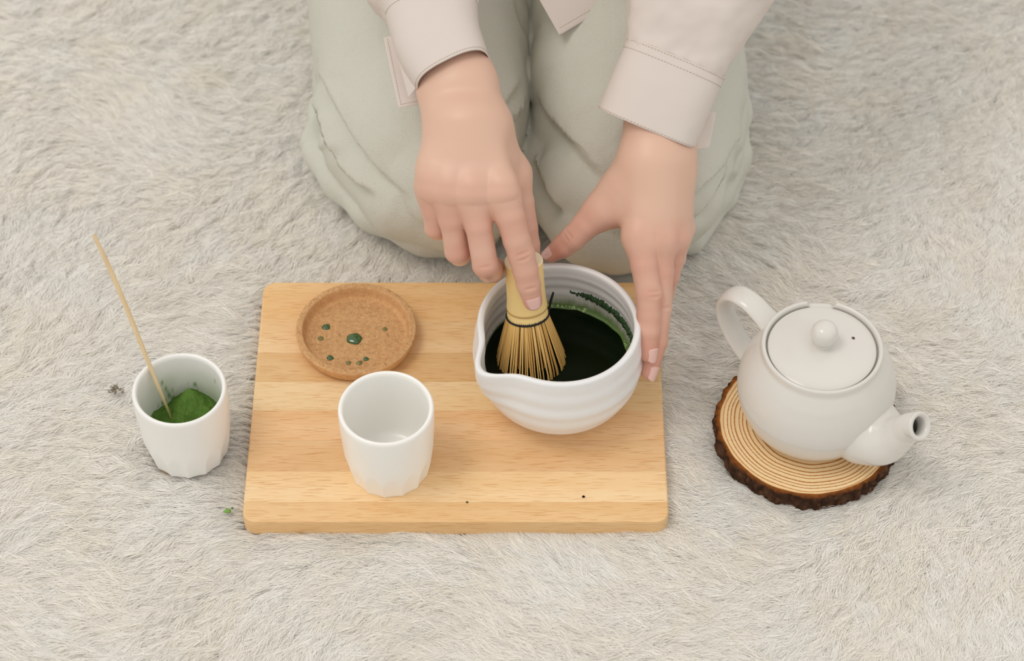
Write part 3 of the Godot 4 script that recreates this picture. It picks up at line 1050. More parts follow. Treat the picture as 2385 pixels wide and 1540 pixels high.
# ---------------------------------------------------------------- bodies and cloth as fields of tapered capsules
class Field:
	var a := PackedVector3Array()
	var ba := PackedVector3Array()
	var il := PackedFloat32Array()
	var ra := PackedFloat32Array()
	var dr := PackedFloat32Array()
	var gr := PackedInt32Array()
	var kin := PackedFloat32Array()    # softness within each group
	var kto := PackedFloat32Array()    # softness towards group 0
	var carve := {}                    # groups that are cut out instead
	var wrinkle: FastNoiseLite
	var amount := 0.0
	var lo := Vector3(1e9, 1e9, 1e9)
	var hi := Vector3(-1e9, -1e9, -1e9)

	func group(inner: float, to: float, cut := false) -> void:
		if cut:
			carve[kin.size()] = true
		kin.push_back(inner)
		kto.push_back(to)

	func bone(p: Vector3, q: Vector3, r0: float, r1: float) -> void:
		a.push_back(p)
		ba.push_back(q - p)
		il.push_back(1.0 / maxf((q - p).length_squared(), 1e-9))
		ra.push_back(r0)
		dr.push_back(r1 - r0)
		gr.push_back(kin.size() - 1)
		if not carve.has(kin.size() - 1):
			for e in [[p, r0], [q, r1]]:
				lo = lo.min(e[0] - Vector3.ONE * (e[1] + 0.004))
				hi = hi.max(e[0] + Vector3.ONE * (e[1] + 0.004))

	func chain(pts: Array, r: Array) -> void:
		for i in pts.size() - 1:
			bone(pts[i], pts[i + 1], r[i], r[i + 1])

	func dist(p: Vector3, use: PackedInt32Array) -> float:
		var res := 1e9
		var g0 := 1e9
		var cur := 1e9
		var last := -1
		for i in use:
			var g := gr[i]
			if g != last:
				if last == 0:
					g0 = cur
					res = cur
				elif last > 0:
					res = close(res, g0, cur, last)
				cur = 1e9
				last = g
			var pa := p - a[i]
			var h := clampf(pa.dot(ba[i]) * il[i], 0.0, 1.0)
			var d := (pa - ba[i] * h).length() - ra[i] - dr[i] * h
			var k := kin[g]
			var e := k - absf(cur - d)
			cur = minf(cur, d) - (e * e / (4.0 * k) if e > 0.0 else 0.0)
		if last == 0:
			res = cur
		elif last > 0:
			res = close(res, g0, cur, last)
		if wrinkle:
			res += amount * wrinkle.get_noise_3dv(p)
		return res

	func close(res: float, g0: float, d: float, g: int) -> float:
		var k := kto[g]
		if carve.has(g):
			var c := k - absf(res + d)
			return maxf(res, -d) + (c * c / (4.0 * k) if c > 0.0 else 0.0)
		if k < 0.0:   # joined softly to all that came before
			var b := -k - absf(res - d)
			return minf(res, d) - (b * b / (-4.0 * k) if b > 0.0 else 0.0)
		var e := k - absf(g0 - d)
		return minf(res, minf(g0, d) - (e * e / (4.0 * k) if e > 0.0 else 0.0))

	func mesh(s: Sh, cell: float, tint = null, low := Vector3(-1e9, -1e9, -1e9), high := Vector3(1e9, 1e9, 1e9)) -> void:
		var from := lo.max(low)
		var size := hi.min(high) - from
		var B := 6
		var nb := Vector3i((size / (cell * B)).ceil())
		var n := nb * B + Vector3i.ONE
		var vals := PackedFloat32Array()
		vals.resize(n.x * n.y * n.z)
		vals.fill(1e8)
		var all := PackedInt32Array(range(a.size()))
		var half := cell * B * 0.8661
		var blocks := []
		var subs := []
		for bz in nb.z:
			for by in nb.y:
				for bx in nb.x:
					var c := from + Vector3(bx + 0.5, by + 0.5, bz + 0.5) * (B * cell)
					var f := dist(c, all)
					if absf(f) > half + amount + 0.006:
						continue
					var sub := PackedInt32Array()
					for i in a.size():
						var pa := c - a[i]
						var h := clampf(pa.dot(ba[i]) * il[i], 0.0, 1.0)
						var d := (pa - ba[i] * h).length() - ra[i] - dr[i] * h
						if d < half * 2.0 + absf(f) + maxf(kin[gr[i]], absf(kto[gr[i]])) + 0.004:
							sub.push_back(i)
					blocks.push_back(Vector3i(bx, by, bz))
					subs.push_back(sub)
					for z in range(bz * B, bz * B + B + 1):
						for y in range(by * B, by * B + B + 1):
							var row := (z * n.y + y) * n.x
							for x in range(bx * B, bx * B + B + 1):
								if vals[row + x] > 1e7:
									vals[row + x] = dist(from + Vector3(x, y, z) * cell, sub)
		var own := {}
		var sy := n.x
		var sz := n.x * n.y
		for bi in blocks.size():
			var b: Vector3i = blocks[bi]
			var sub: PackedInt32Array = subs[bi]
			for z in range(b.z * B, b.z * B + B):
				for y in range(b.y * B, b.y * B + B):
					for x in range(b.x * B, b.x * B + B):
						var o := z * sz + y * sy + x
						var v0 := vals[o]
						var v1 := vals[o + 1]
						var v2 := vals[o + sy]
						var v3 := vals[o + sy + 1]
						var v4 := vals[o + sz]
						var v5 := vals[o + sz + 1]
						var v6 := vals[o + sz + sy]
						var v7 := vals[o + sz + sy + 1]
						var m := int(v0 < 0.0) + int(v1 < 0.0) + int(v2 < 0.0) + int(v3 < 0.0) + int(v4 < 0.0) + int(v5 < 0.0) + int(v6 < 0.0) + int(v7 < 0.0)
						if m == 0 or m == 8:
							continue
						var p := Vector3.ZERO
						var cnt := 0
						for e in [[v0, v1, 0, 0, 0, 0], [v2, v3, 0, 0, 1, 0], [v4, v5, 0, 0, 0, 1], [v6, v7, 0, 0, 1, 1], [v0, v2, 1, 0, 0, 0], [v1, v3, 1, 1, 0, 0], [v4, v6, 1, 0, 0, 1], [v5, v7, 1, 1, 0, 1], [v0, v4, 2, 0, 0, 0], [v1, v5, 2, 1, 0, 0], [v2, v6, 2, 0, 1, 0], [v3, v7, 2, 1, 1, 0]]:
							if (e[0] < 0.0) != (e[1] < 0.0):
								var q := Vector3(e[3], e[4], e[5])
								q[e[2]] = e[0] / (e[0] - e[1])
								p += q
								cnt += 1
						p = from + (Vector3(x, y, z) + p / cnt) * cell
						var g := grad(p, sub, cell)
						var step := clampf(dist(p, sub), -cell, cell)
						p -= g * step * 0.9
						own[o] = s.v.size()
						s.v.push_back(p)
						s.given.push_back(grad(p, sub, cell))
						if tint != null:
							s.col.push_back(tint.call(p))
		for o in own:
			var x: int = o % n.x
			var y: int = (o / n.x) % n.y
			var z: int = o / sz
			for ax in 3:
				var da := [1, sy, sz][ax] as int
				var db := [sy, sz, 1][ax] as int
				var dc := [sz, 1, sy][ax] as int
				if [y, z, x][ax] == 0 or [z, x, y][ax] == 0:
					continue
				var inside := vals[o] < 0.0
				if inside == (vals[o + da] < 0.0) or vals[o + da] > 1e7:
					continue
				if not (own.has(o - db) and own.has(o - dc) and own.has(o - db - dc)):
					continue
				if not inside:
					s.quad(own[o], own[o - db], own[o - dc], own[o - db - dc])
				else:
					s.quad(own[o], own[o - dc], own[o - db], own[o - db - dc])

	func grad(p: Vector3, sub: PackedInt32Array, cell: float) -> Vector3:
		var e := cell * 0.6
		var k1 := Vector3(1, -1, -1)
		var k2 := Vector3(-1, -1, 1)
		var k3 := Vector3(-1, 1, -1)
		var k4 := Vector3(1, 1, 1)
		return (k1 * dist(p + k1 * e, sub) + k2 * dist(p + k2 * e, sub) + k3 * dist(p + k3 * e, sub) + k4 * dist(p + k4 * e, sub)).normalized()


# ---------------------------------------------------------------- the person
const TOWARDS := Vector3(0, 0.766, 0.643)   # up and towards the viewer: the side of the arms that lies open to the light


func person() -> void:
	var t := thing("person", "person kneeling in sage trousers and beige shirt, whisking tea, one hand on the bowl", "person")
	var warm := []      # where the blood shows: [place, radius, strength]
	var s := Sh.new()
	var tint := func(p: Vector3) -> Color:
		var c := Color8(226, 186, 164).srgb_to_linear()
		var red := Color8(200, 126, 108).srgb_to_linear()
		var w := 0.0
		for q in warm:
			var d: float = (p - q[0]).length_squared() / (q[1] * q[1])
			if d < 4.0:
				w = maxf(w, q[2] * exp(-d))
		return c.lerp(red, w)
	# right hand, on the whisk
	var f := Field.new()
	f.group(0.016, 0.0)
	f.chain([Vector3(-0.0723, 0.2589, -0.1467), Vector3(-0.0613, 0.2396, -0.1004), Vector3(-0.0489, 0.2247, -0.0437), Vector3(-0.0467, 0.2135, -0.0165)], [0.021, 0.0190, 0.0185, 0.0158])
	f.chain([Vector3(-0.0631, 0.2589, -0.1467), Vector3(-0.0509, 0.2438, -0.1054), Vector3(-0.0329, 0.2298, -0.0499), Vector3(-0.0206, 0.2152, -0.0184)], [0.021, 0.0190, 0.0185, 0.0178])
	f.chain([Vector3(-0.0467, 0.2150, -0.0150), Vector3(-0.0564, 0.2001, 0.0104), Vector3(-0.0602, 0.1903, 0.0221)], [0.0160, 0.0112, 0.0088])
	f.chain([Vector3(-0.0402, 0.2201, -0.0134), Vector3(-0.0473, 0.1940, 0.0286)], [0.0145, 0.0096])
	f.chain([Vector3(-0.0331, 0.2227, -0.0118), Vector3(-0.0301, 0.1953, 0.0333)], [0.0145, 0.0102])
	f.chain([Vector3(-0.0237, 0.2201, -0.0134), Vector3(-0.0065, 0.1959, 0.0326)], [0.0155, 0.0108])
	f.chain([Vector3(-0.0328, 0.2024, -0.0141), Vector3(-0.0360, 0.1812, 0.0143)], [0.016, 0.011])
	f.chain([Vector3(-0.0200, 0.2079, -0.0221), Vector3(0.0008, 0.1769, -0.0054)], [0.0175, 0.0122])
	f.bone(Vector3(-0.0104, 0.1915, 0.0020), Vector3(-0.0078, 0.1833, 0.0118), 0.012, 0.010)
	f.bone(Vector3(-0.0542, 0.1885, 0.0212), Vector3(-0.0505, 0.1749, 0.0311), 0.0080, 0.0060)
	f.bone(Vector3(-0.0389, 0.1898, 0.0259), Vector3(-0.0348, 0.1762, 0.0358), 0.0085, 0.0064)
	f.bone(Vector3(-0.0185, 0.1908, 0.0278), Vector3(-0.0141, 0.1822, 0.0318), 0.0085, 0.0064)
	f.group(0.0015, 0.010)
	f.chain([Vector3(-0.0065, 0.1959, 0.0326), Vector3(-0.0014, 0.1833, 0.0445), Vector3(0.0033, 0.1695, 0.0546), Vector3(0.0068, 0.1596, 0.0602), Vector3(0.0100, 0.1481, 0.0661), Vector3(0.0123, 0.1378, 0.0706), Vector3(0.0155, 0.1245, 0.0756)], [0.0110, 0.0110, 0.0101, 0.0101, 0.0095, 0.0090, 0.0073])
	f.group(0.0015, 0.010)
	f.chain([Vector3(-0.0301, 0.1953, 0.0333), Vector3(-0.0245, 0.1775, 0.0499), Vector3(-0.0198, 0.1538, 0.0656), Vector3(-0.0168, 0.1407, 0.0595), Vector3(-0.0147, 0.1328, 0.0534), Vector3(-0.0125, 0.1221, 0.0396)], [0.0102, 0.0098, 0.0096, 0.0090, 0.0084, 0.0072])
	f.group(0.0015, 0.010)
	f.chain([Vector3(-0.0473, 0.1940, 0.0286), Vector3(-0.0440, 0.1754, 0.0415), Vector3(-0.0407, 0.1536, 0.0518), Vector3(-0.0391, 0.1425, 0.0448), Vector3(-0.0374, 0.1361, 0.0369), Vector3(-0.0327, 0.1332, 0.0233)], [0.0097, 0.0094, 0.0094, 0.0088, 0.0080, 0.0070])
	f.group(0.0015, 0.010)
	f.chain([Vector3(-0.0602, 0.1903, 0.0221), Vector3(-0.0584, 0.1761, 0.0313), Vector3(-0.0568, 0.1625, 0.0366), Vector3(-0.0553, 0.1504, 0.0277), Vector3(-0.0505, 0.1466, 0.0136)], [0.0089, 0.0084, 0.0083, 0.0075, 0.0066])
	f.group(0.0015, 0.010)
	f.chain([Vector3(0.0008, 0.1769, -0.0054), Vector3(0.0060, 0.1583, 0.0059), Vector3(0.0093, 0.1413, 0.0167), Vector3(0.0122, 0.1285, 0.0226), Vector3(0.0142, 0.1165, 0.0276)], [0.0122, 0.0106, 0.0102, 0.0090, 0.0075])
	f.group(0.002, 0.014)   # knuckles
	for q in [Vector3(-0.0058, 0.1996, 0.0344), Vector3(-0.0288, 0.1988, 0.0353), Vector3(-0.0456, 0.1965, 0.0310), Vector3(-0.0575, 0.1931, 0.0243)]:
		f.bone(q, q + Vector3(0, 0.004, -0.003), 0.0080, 0.0070)
	crease(f, [Vector3(0.0052, 0.1628, 0.0580), Vector3(0.0068, 0.1596, 0.0602), Vector3(0.0084, 0.1551, 0.0625)], TOWARDS, 0.0101, [-0.0024, 0.0008])
	crease(f, [Vector3(0.0123, 0.1378, 0.0706), Vector3(0.0155, 0.1245, 0.0756)], TOWARDS, 0.0091, [0.0])
	crease(f, [Vector3(-0.0245, 0.1775, 0.0499), Vector3(-0.0195, 0.1536, 0.0659)], Vector3(0, 0.5, 0.87), 0.0097, [0.0285])
	for q in [[Vector3(-0.0064, 0.2024, 0.0388), 0.013, 0.25], [Vector3(-0.0300, 0.2018, 0.0395), 0.013, 0.3], [Vector3(-0.0470, 0.2005, 0.0348), 0.012, 0.35], [Vector3(-0.0599, 0.1961, 0.0276), 0.012, 0.4], [Vector3(0.0068, 0.1649, 0.0649), 0.011, 0.5], [Vector3(-0.0198, 0.1537, 0.0689), 0.014, 0.6], [Vector3(-0.0393, 0.1578, 0.0577), 0.014, 0.5], [Vector3(-0.0553, 0.1661, 0.0416), 0.013, 0.5], [Vector3(0.0152, 0.1262, 0.0767), 0.016, 0.6], [Vector3(-0.0137, 0.1297, 0.0477), 0.02, 0.6], [Vector3(0.0093, 0.1413, 0.0167), 0.02, 0.45], [Vector3(0.0142, 0.1165, 0.0276), 0.02, 0.6]]:
		warm.push_back(q)
	for q in [Vector3(0.0008, 0.1799, 0.0500), Vector3(-0.0245, 0.1789, 0.0512), Vector3(-0.0428, 0.1805, 0.0462), Vector3(-0.0576, 0.1812, 0.0361), Vector3(0.0113, 0.1448, 0.0717)]:
		warm.push_back([q, 0.020, 0.42])
	f.mesh(s, 0.00115, tint)
	# left hand, steadying the bowl
	var g := Field.new()
	g.group(0.016, 0.0)
	g.chain([Vector3(0.1399, 0.2438, -0.1101), Vector3(0.1297, 0.2194, -0.0841), Vector3(0.1186, 0.1847, -0.0444), Vector3(0.1219, 0.1637, -0.0271)], [0.0230, 0.0210, 0.0185, 0.0155])
	g.chain([Vector3(0.1294, 0.2494, -0.1136), Vector3(0.1203, 0.2257, -0.0869), Vector3(0.1074, 0.1874, -0.0444), Vector3(0.1008, 0.1695, -0.0215)], [0.0230, 0.0210, 0.0185, 0.0165])
	g.chain([Vector3(0.1007, 0.1709, -0.0201), Vector3(0.0956, 0.1387, 0.0244)], [0.0160, 0.0112])
	g.chain([Vector3(0.1080, 0.1738, -0.0173), Vector3(0.1126, 0.1370, 0.0250)], [0.0150, 0.0104])
	g.chain([Vector3(0.1147, 0.1709, -0.0201), Vector3(0.1243, 0.1308, 0.0168)], [0.0150, 0.0100])
	g.chain([Vector3(0.1219, 0.1637, -0.0271), Vector3(0.1299, 0.1247, 0.0023)], [0.0150, 0.0088])
	g.chain([Vector3(0.1107, 0.1535, -0.0211), Vector3(0.1125, 0.1288, 0.0052)], [0.016, 0.011])
	g.chain([Vector3(0.1012, 0.1652, -0.0257), Vector3(0.0829, 0.1460, -0.0137), Vector3(0.0675, 0.1364, -0.0039)], [0.0175, 0.0148, 0.0120])
	g.bone(Vector3(0.0908, 0.1522, -0.0133), Vector3(0.0849, 0.1416, -0.0008), 0.011, 0.008)
	g.group(0.0015, 0.009)
	g.chain([Vector3(0.0956, 0.1387, 0.0244), Vector3(0.1001, 0.1255, 0.0418), Vector3(0.1037, 0.1112, 0.0573), Vector3(0.1036, 0.0985, 0.0678), Vector3(0.1034, 0.0892, 0.0757), Vector3(0.1036, 0.0757, 0.0856)], [0.0112, 0.0103, 0.0100, 0.0092, 0.0088, 0.0072])
	g.group(0.0015, 0.007)
	g.chain([Vector3(0.1126, 0.1362, 0.0243), Vector3(0.1133, 0.1167, 0.0383), Vector3(0.1120, 0.0951, 0.0563), Vector3(0.1103, 0.0759, 0.0744), Vector3(0.1048, 0.0598, 0.0905)], [0.0106, 0.0097, 0.0096, 0.0085, 0.0068])
	g.group(0.0015, 0.007)
	g.chain([Vector3(0.1244, 0.1301, 0.0161), Vector3(0.1223, 0.1148, 0.0235), Vector3(0.1198, 0.1007, 0.0294), Vector3(0.1173, 0.0814, 0.0337), Vector3(0.1131, 0.0665, 0.0406)], [0.0102, 0.0092, 0.0088, 0.0076, 0.0065])
	g.group(0.0015, 0.007)
	g.chain([Vector3(0.1300, 0.1240, 0.0016), Vector3(0.1267, 0.0987, 0.0100), Vector3(0.1236, 0.0816, 0.0117), Vector3(0.1200, 0.0677, 0.0174)], [0.0088, 0.0076, 0.0069, 0.006])
	g.group(0.0015, 0.009)
	g.chain([Vector3(0.0675, 0.1364, -0.0039), Vector3(0.0557, 0.1280, 0.0031), Vector3(0.0466, 0.1198, 0.0081), Vector3(0.0391, 0.1128, 0.0102), Vector3(0.0299, 0.1058, 0.0123)], [0.0122, 0.0106, 0.0098, 0.0090, 0.0064])
	crease(g, [Vector3(0.1028, 0.1147, 0.0531), Vector3(0.1037, 0.1112, 0.0573), Vector3(0.1038, 0.1069, 0.0609)], Vector3(0.35, 0.75, 0.55), 0.0101, [-0.0018, 0.0012])
	crease(g, [Vector3(0.1120, 0.0990, 0.0532), Vector3(0.1120, 0.0951, 0.0563), Vector3(0.1118, 0.0911, 0.0594)], Vector3(0.5, 0.7, 0.5), 0.0097, [-0.0004])
	crease(g, [Vector3(0.0502, 0.1229, 0.0060), Vector3(0.0466, 0.1198, 0.0081), Vector3(0.0427, 0.1162, 0.0093)], Vector3(-0.35, 0.85, 0.4), 0.0100, [-0.0012, 0.0012])
	for q in [[Vector3(0.0951, 0.1461, 0.0312), 0.014, 0.3], [Vector3(0.1115, 0.1451, 0.0324), 0.013, 0.3], [Vector3(0.1232, 0.1390, 0.0242), 0.013, 0.4], [Vector3(0.1036, 0.1165, 0.0619), 0.011, 0.5], [Vector3(0.1111, 0.1079, 0.0643), 0.011, 0.5], [Vector3(0.1038, 0.0787, 0.0852), 0.022, 0.65], [Vector3(0.1056, 0.0649, 0.0907), 0.022, 0.65], [Vector3(0.0467, 0.1250, 0.0128), 0.012, 0.5], [Vector3(0.0322, 0.1068, 0.0128), 0.024, 0.75], [Vector3(0.0685, 0.1214, -0.0016), 0.024, 0.6], [Vector3(0.0811, 0.1310, 0.0072), 0.012, 0.6], [Vector3(0.0939, 0.1194, 0.0320), 0.014, 0.5], [Vector3(0.1187, 0.1053, 0.0348), 0.016, 0.5]]:
		warm.push_back(q)
	for q in [Vector3(0.0997, 0.1307, 0.0464), Vector3(0.1032, 0.1020, 0.0729), Vector3(0.1130, 0.1212, 0.0423), Vector3(0.1102, 0.0837, 0.0745), Vector3(0.0556, 0.1316, 0.0065), Vector3(0.1211, 0.1200, 0.0281)]:
		warm.push_back([q, 0.022, 0.42])
	g.mesh(s, 0.00115, tint)
	# neck and head, above the picture, bent over the bowl
	var h := Field.new()
	h.group(0.03, 0.0)
	h.chain([Vector3(0.03, 0.60, -0.42), Vector3(0.03, 0.72, -0.37)], [0.055, 0.050])
	h.bone(Vector3(0.03, 0.79, -0.36), Vector3(0.03, 0.81, -0.30), 0.078, 0.075)
	h.bone(Vector3(0.03, 0.755, -0.29), Vector3(0.03, 0.725, -0.265), 0.058, 0.036)
	h.group(0.006, 0.010)
	h.chain([Vector3(0.03, 0.795, -0.226), Vector3(0.03, 0.764, -0.212)], [0.008, 0.0115])
	h.group(0.004, 0.006)
	h.chain([Vector3(0.015, 0.738, -0.222), Vector3(0.03, 0.740, -0.217), Vector3(0.045, 0.738, -0.222)], [0.004, 0.006, 0.004])
	for e in [-1.0, 1.0]:
		h.group(0.004, 0.006)
		h.chain([Vector3(0.03 + e * 0.076, 0.80, -0.31), Vector3(0.03 + e * 0.082, 0.785, -0.315), Vector3(0.03 + e * 0.076, 0.76, -0.31)], [0.008, 0.012, 0.007])
	for e in [-1.0, 1.0]:
		h.group(0.01, 0.012, true)
		h.bone(Vector3(0.03 + e * 0.028, 0.792, -0.220), Vector3(0.03 + e * 0.036, 0.792, -0.221), 0.009, 0.008)
	h.mesh(s, 0.005, tint)
	var body := part("body", s.done(), M.skin, t)
	body.set_meta("label", "bare hands, wrists and head")
	for e in [-1.0, 1.0]:
		var eye := Sh.new()
		ball(eye, Vector3(0.03 + e * 0.031, 0.790, -0.236), 0.0115)
		part("eye", eye.done(), mat(Color8(50, 36, 28), 0.2), t)
	var hr := Field.new()
	hr.group(0.04, 0.0)
	hr.bone(Vector3(0.03, 0.815, -0.375), Vector3(0.03, 0.845, -0.31), 0.082, 0.070)
	hr.bone(Vector3(0.03, 0.80, -0.40), Vector3(0.03, 0.70, -0.46), 0.070, 0.050)
	for e in [-1.0, 1.0]:
		hr.bone(Vector3(0.03 + e * 0.060, 0.82, -0.33), Vector3(0.03 + e * 0.072, 0.72, -0.36), 0.028, 0.022)
	var hs := Sh.new()
	hr.mesh(hs, 0.006)
	part("hair", hs.done(), M.hair, t)
	# fingernails that show: [from the last joint, tip, dorsal side, finger radius, length, half angle]
	nail(t, Vector3(0.0123, 0.1378, 0.0706), Vector3(0.0155, 0.1245, 0.0756), Vector3(0.12, 0.62, 0.74), 0.0078, 0.0110, 0.92, 0.0044)
	nail(t, Vector3(0.1034, 0.0892, 0.0757), Vector3(0.1036, 0.0757, 0.0856), Vector3(0.62, 0.60, 0.48), 0.0076, 0.0128, 0.80, 0.0070)
	nail(t, Vector3(0.1103, 0.0759, 0.0744), Vector3(0.1048, 0.0598, 0.0905), Vector3(0.70, 0.58, 0.42), 0.0072, 0.0128, 0.80, 0.0070)
	nail(t, Vector3(0.0391, 0.1128, 0.0102), Vector3(0.0299, 0.1058, 0.0123), Vector3(-0.25, 0.90, 0.30), 0.0070, 0.0120, 0.80, 0.0052)
	trousers(t)
	shirt(t)


# Fine folds of skin across a joint: grooves at distances along the finger from its middle point, on the given side.
func crease(f: Field, pts: Array, side: Vector3, r: float, at: Array) -> void:
	var mid: Vector3 = pts[pts.size() / 2 if pts.size() > 2 else 0]
	var d: Vector3 = (pts[-1] - pts[0]).normalized()
	var up := (side - d * side.dot(d)).normalized()
	var w := d.cross(up)
	for k in at.size():
		f.group(0.001, 0.0009, true)
		var c: Vector3 = mid + d * at[k]
		var bow := 0.0007 * (1.0 if k % 2 else -1.0)
		var q := []
		for i in 7:
			var a := (i - 3) / 3.0 * 0.62
			q.push_back(c + (up * cos(a) + w * sin(a)) * (r + 0.00085) + d * bow * cos(a * 2.2))
		f.chain(q, [0.0004, 0.0009, 0.0011, 0.0012, 0.0011, 0.0009, 0.0004])


func nail(t: Node3D, joint: Vector3, tip: Vector3, dorsal: Vector3, r: float, length: float, half: float, over: float) -> void:
	var d := (tip - joint).normalized()
	var up := (dorsal - d * dorsal.dot(d)).normalized()
	var side := d.cross(up)
	var s := Sh.new()
	var fn := func(u: float, w: float) -> Vector3:
		var x := u * 2.0 - 1.0
		var end := 1.0 - 0.22 * pow(absf(x), 2.6) if w > 0.5 else 0.10 * pow(absf(x), 2.0)
		var l := lerpf(0.10 * pow(absf(x), 2.0), 1.0 - 0.20 * pow(absf(x), 2.6), w)
		var a := x * half
		var rr := r * (1.0 - 0.10 * l) + 0.00045 - 0.0014 * pow(1.0 - minf(w * 6.0, 1.0), 2) - (0.0010 * pow(absf(x), 8.0)) - 0.0009 * l * l
		return tip + d * (over - length + l * length + 0.0 * end) + rr * (up * cos(a) + side * sin(a))
	var tint := func(_p: Vector3, _u: float, w: float) -> Color:
		if w > 0.86:
			return Color(1.18, 1.4, 1.38)
		return Color(1.08, 1.15, 1.12) if w < 0.12 else Color.WHITE
	s.grid(18, 20, fn, false, false, tint)
	var k := s.v.size()
	var under := func(u: float, w: float) -> Vector3:
		return fn.call(u, w) - up * 0.0006
	s.grid(18, 20, under, false, true, tint)
	for i in 18:
		s.quad(20 * 19 + i, 20 * 19 + i + 1, k + 20 * 19 + i, k + 20 * 19 + i + 1)
	part("fingernail", s.done(), M.nail, t)


# Lays cloth in folds: along each line the surface on the upper side is lifted and the lower side drawn in, so that a lip stands over a crease.
# A fold: [points, ways to the upper side, lift, depth, reach of the lift, reach of the depth].
func fold_cloth(s: Sh, folds: Array) -> void:
	for fo in folds:
		var pts: Array = fo[0]
		var ups: Array = fo[1]
		var c: Vector3 = pts[pts.size() / 2]
		var reach := 0.0
		for p in pts:
			reach = maxf(reach, c.distance_to(p))
		reach += 0.07
		var n := pts.size() - 1
		for k in s.v.size():
			var v := s.v[k]
			if v.distance_squared_to(c) > reach * reach:
				continue
			var best := 1e9
			var along := 0.0
			var off := Vector3.ZERO
			var up := Vector3.ZERO
			for i in n:
				var a: Vector3 = pts[i]
				var ab: Vector3 = pts[i + 1] - a
				var h := clampf((v - a).dot(ab) / ab.length_squared(), 0.0, 1.0)
				var d := v - (a + ab * h)
				if d.length_squared() < best:
					best = d.length_squared()
					along = (i + h) / n
					off = d
					up = ups[i].lerp(ups[i + 1], h)
			var fade := smoothstep(0.0, 0.22, along) * (1.0 - smoothstep(0.72, 1.0, along))
			if sqrt(best) > 0.065 or fade <= 0.0:
				continue
			var x := sqrt(best) * (1.0 if off.dot(up) > 0.0 else -1.0)
			var lift: float = fo[2] * exp(-pow(maxf(x - 0.003, 0.0) / fo[4], 1.4)) if x > 0.003 else lerpf(fo[2], -fo[3], smoothstep(-0.003, 0.0075, -x)) * (1.0 if x > -0.0075 else exp(-pow((-x - 0.0075) / fo[5], 1.3)))
			s.v[k] = v + s.given[k] * lift * fade
	s.given.clear()


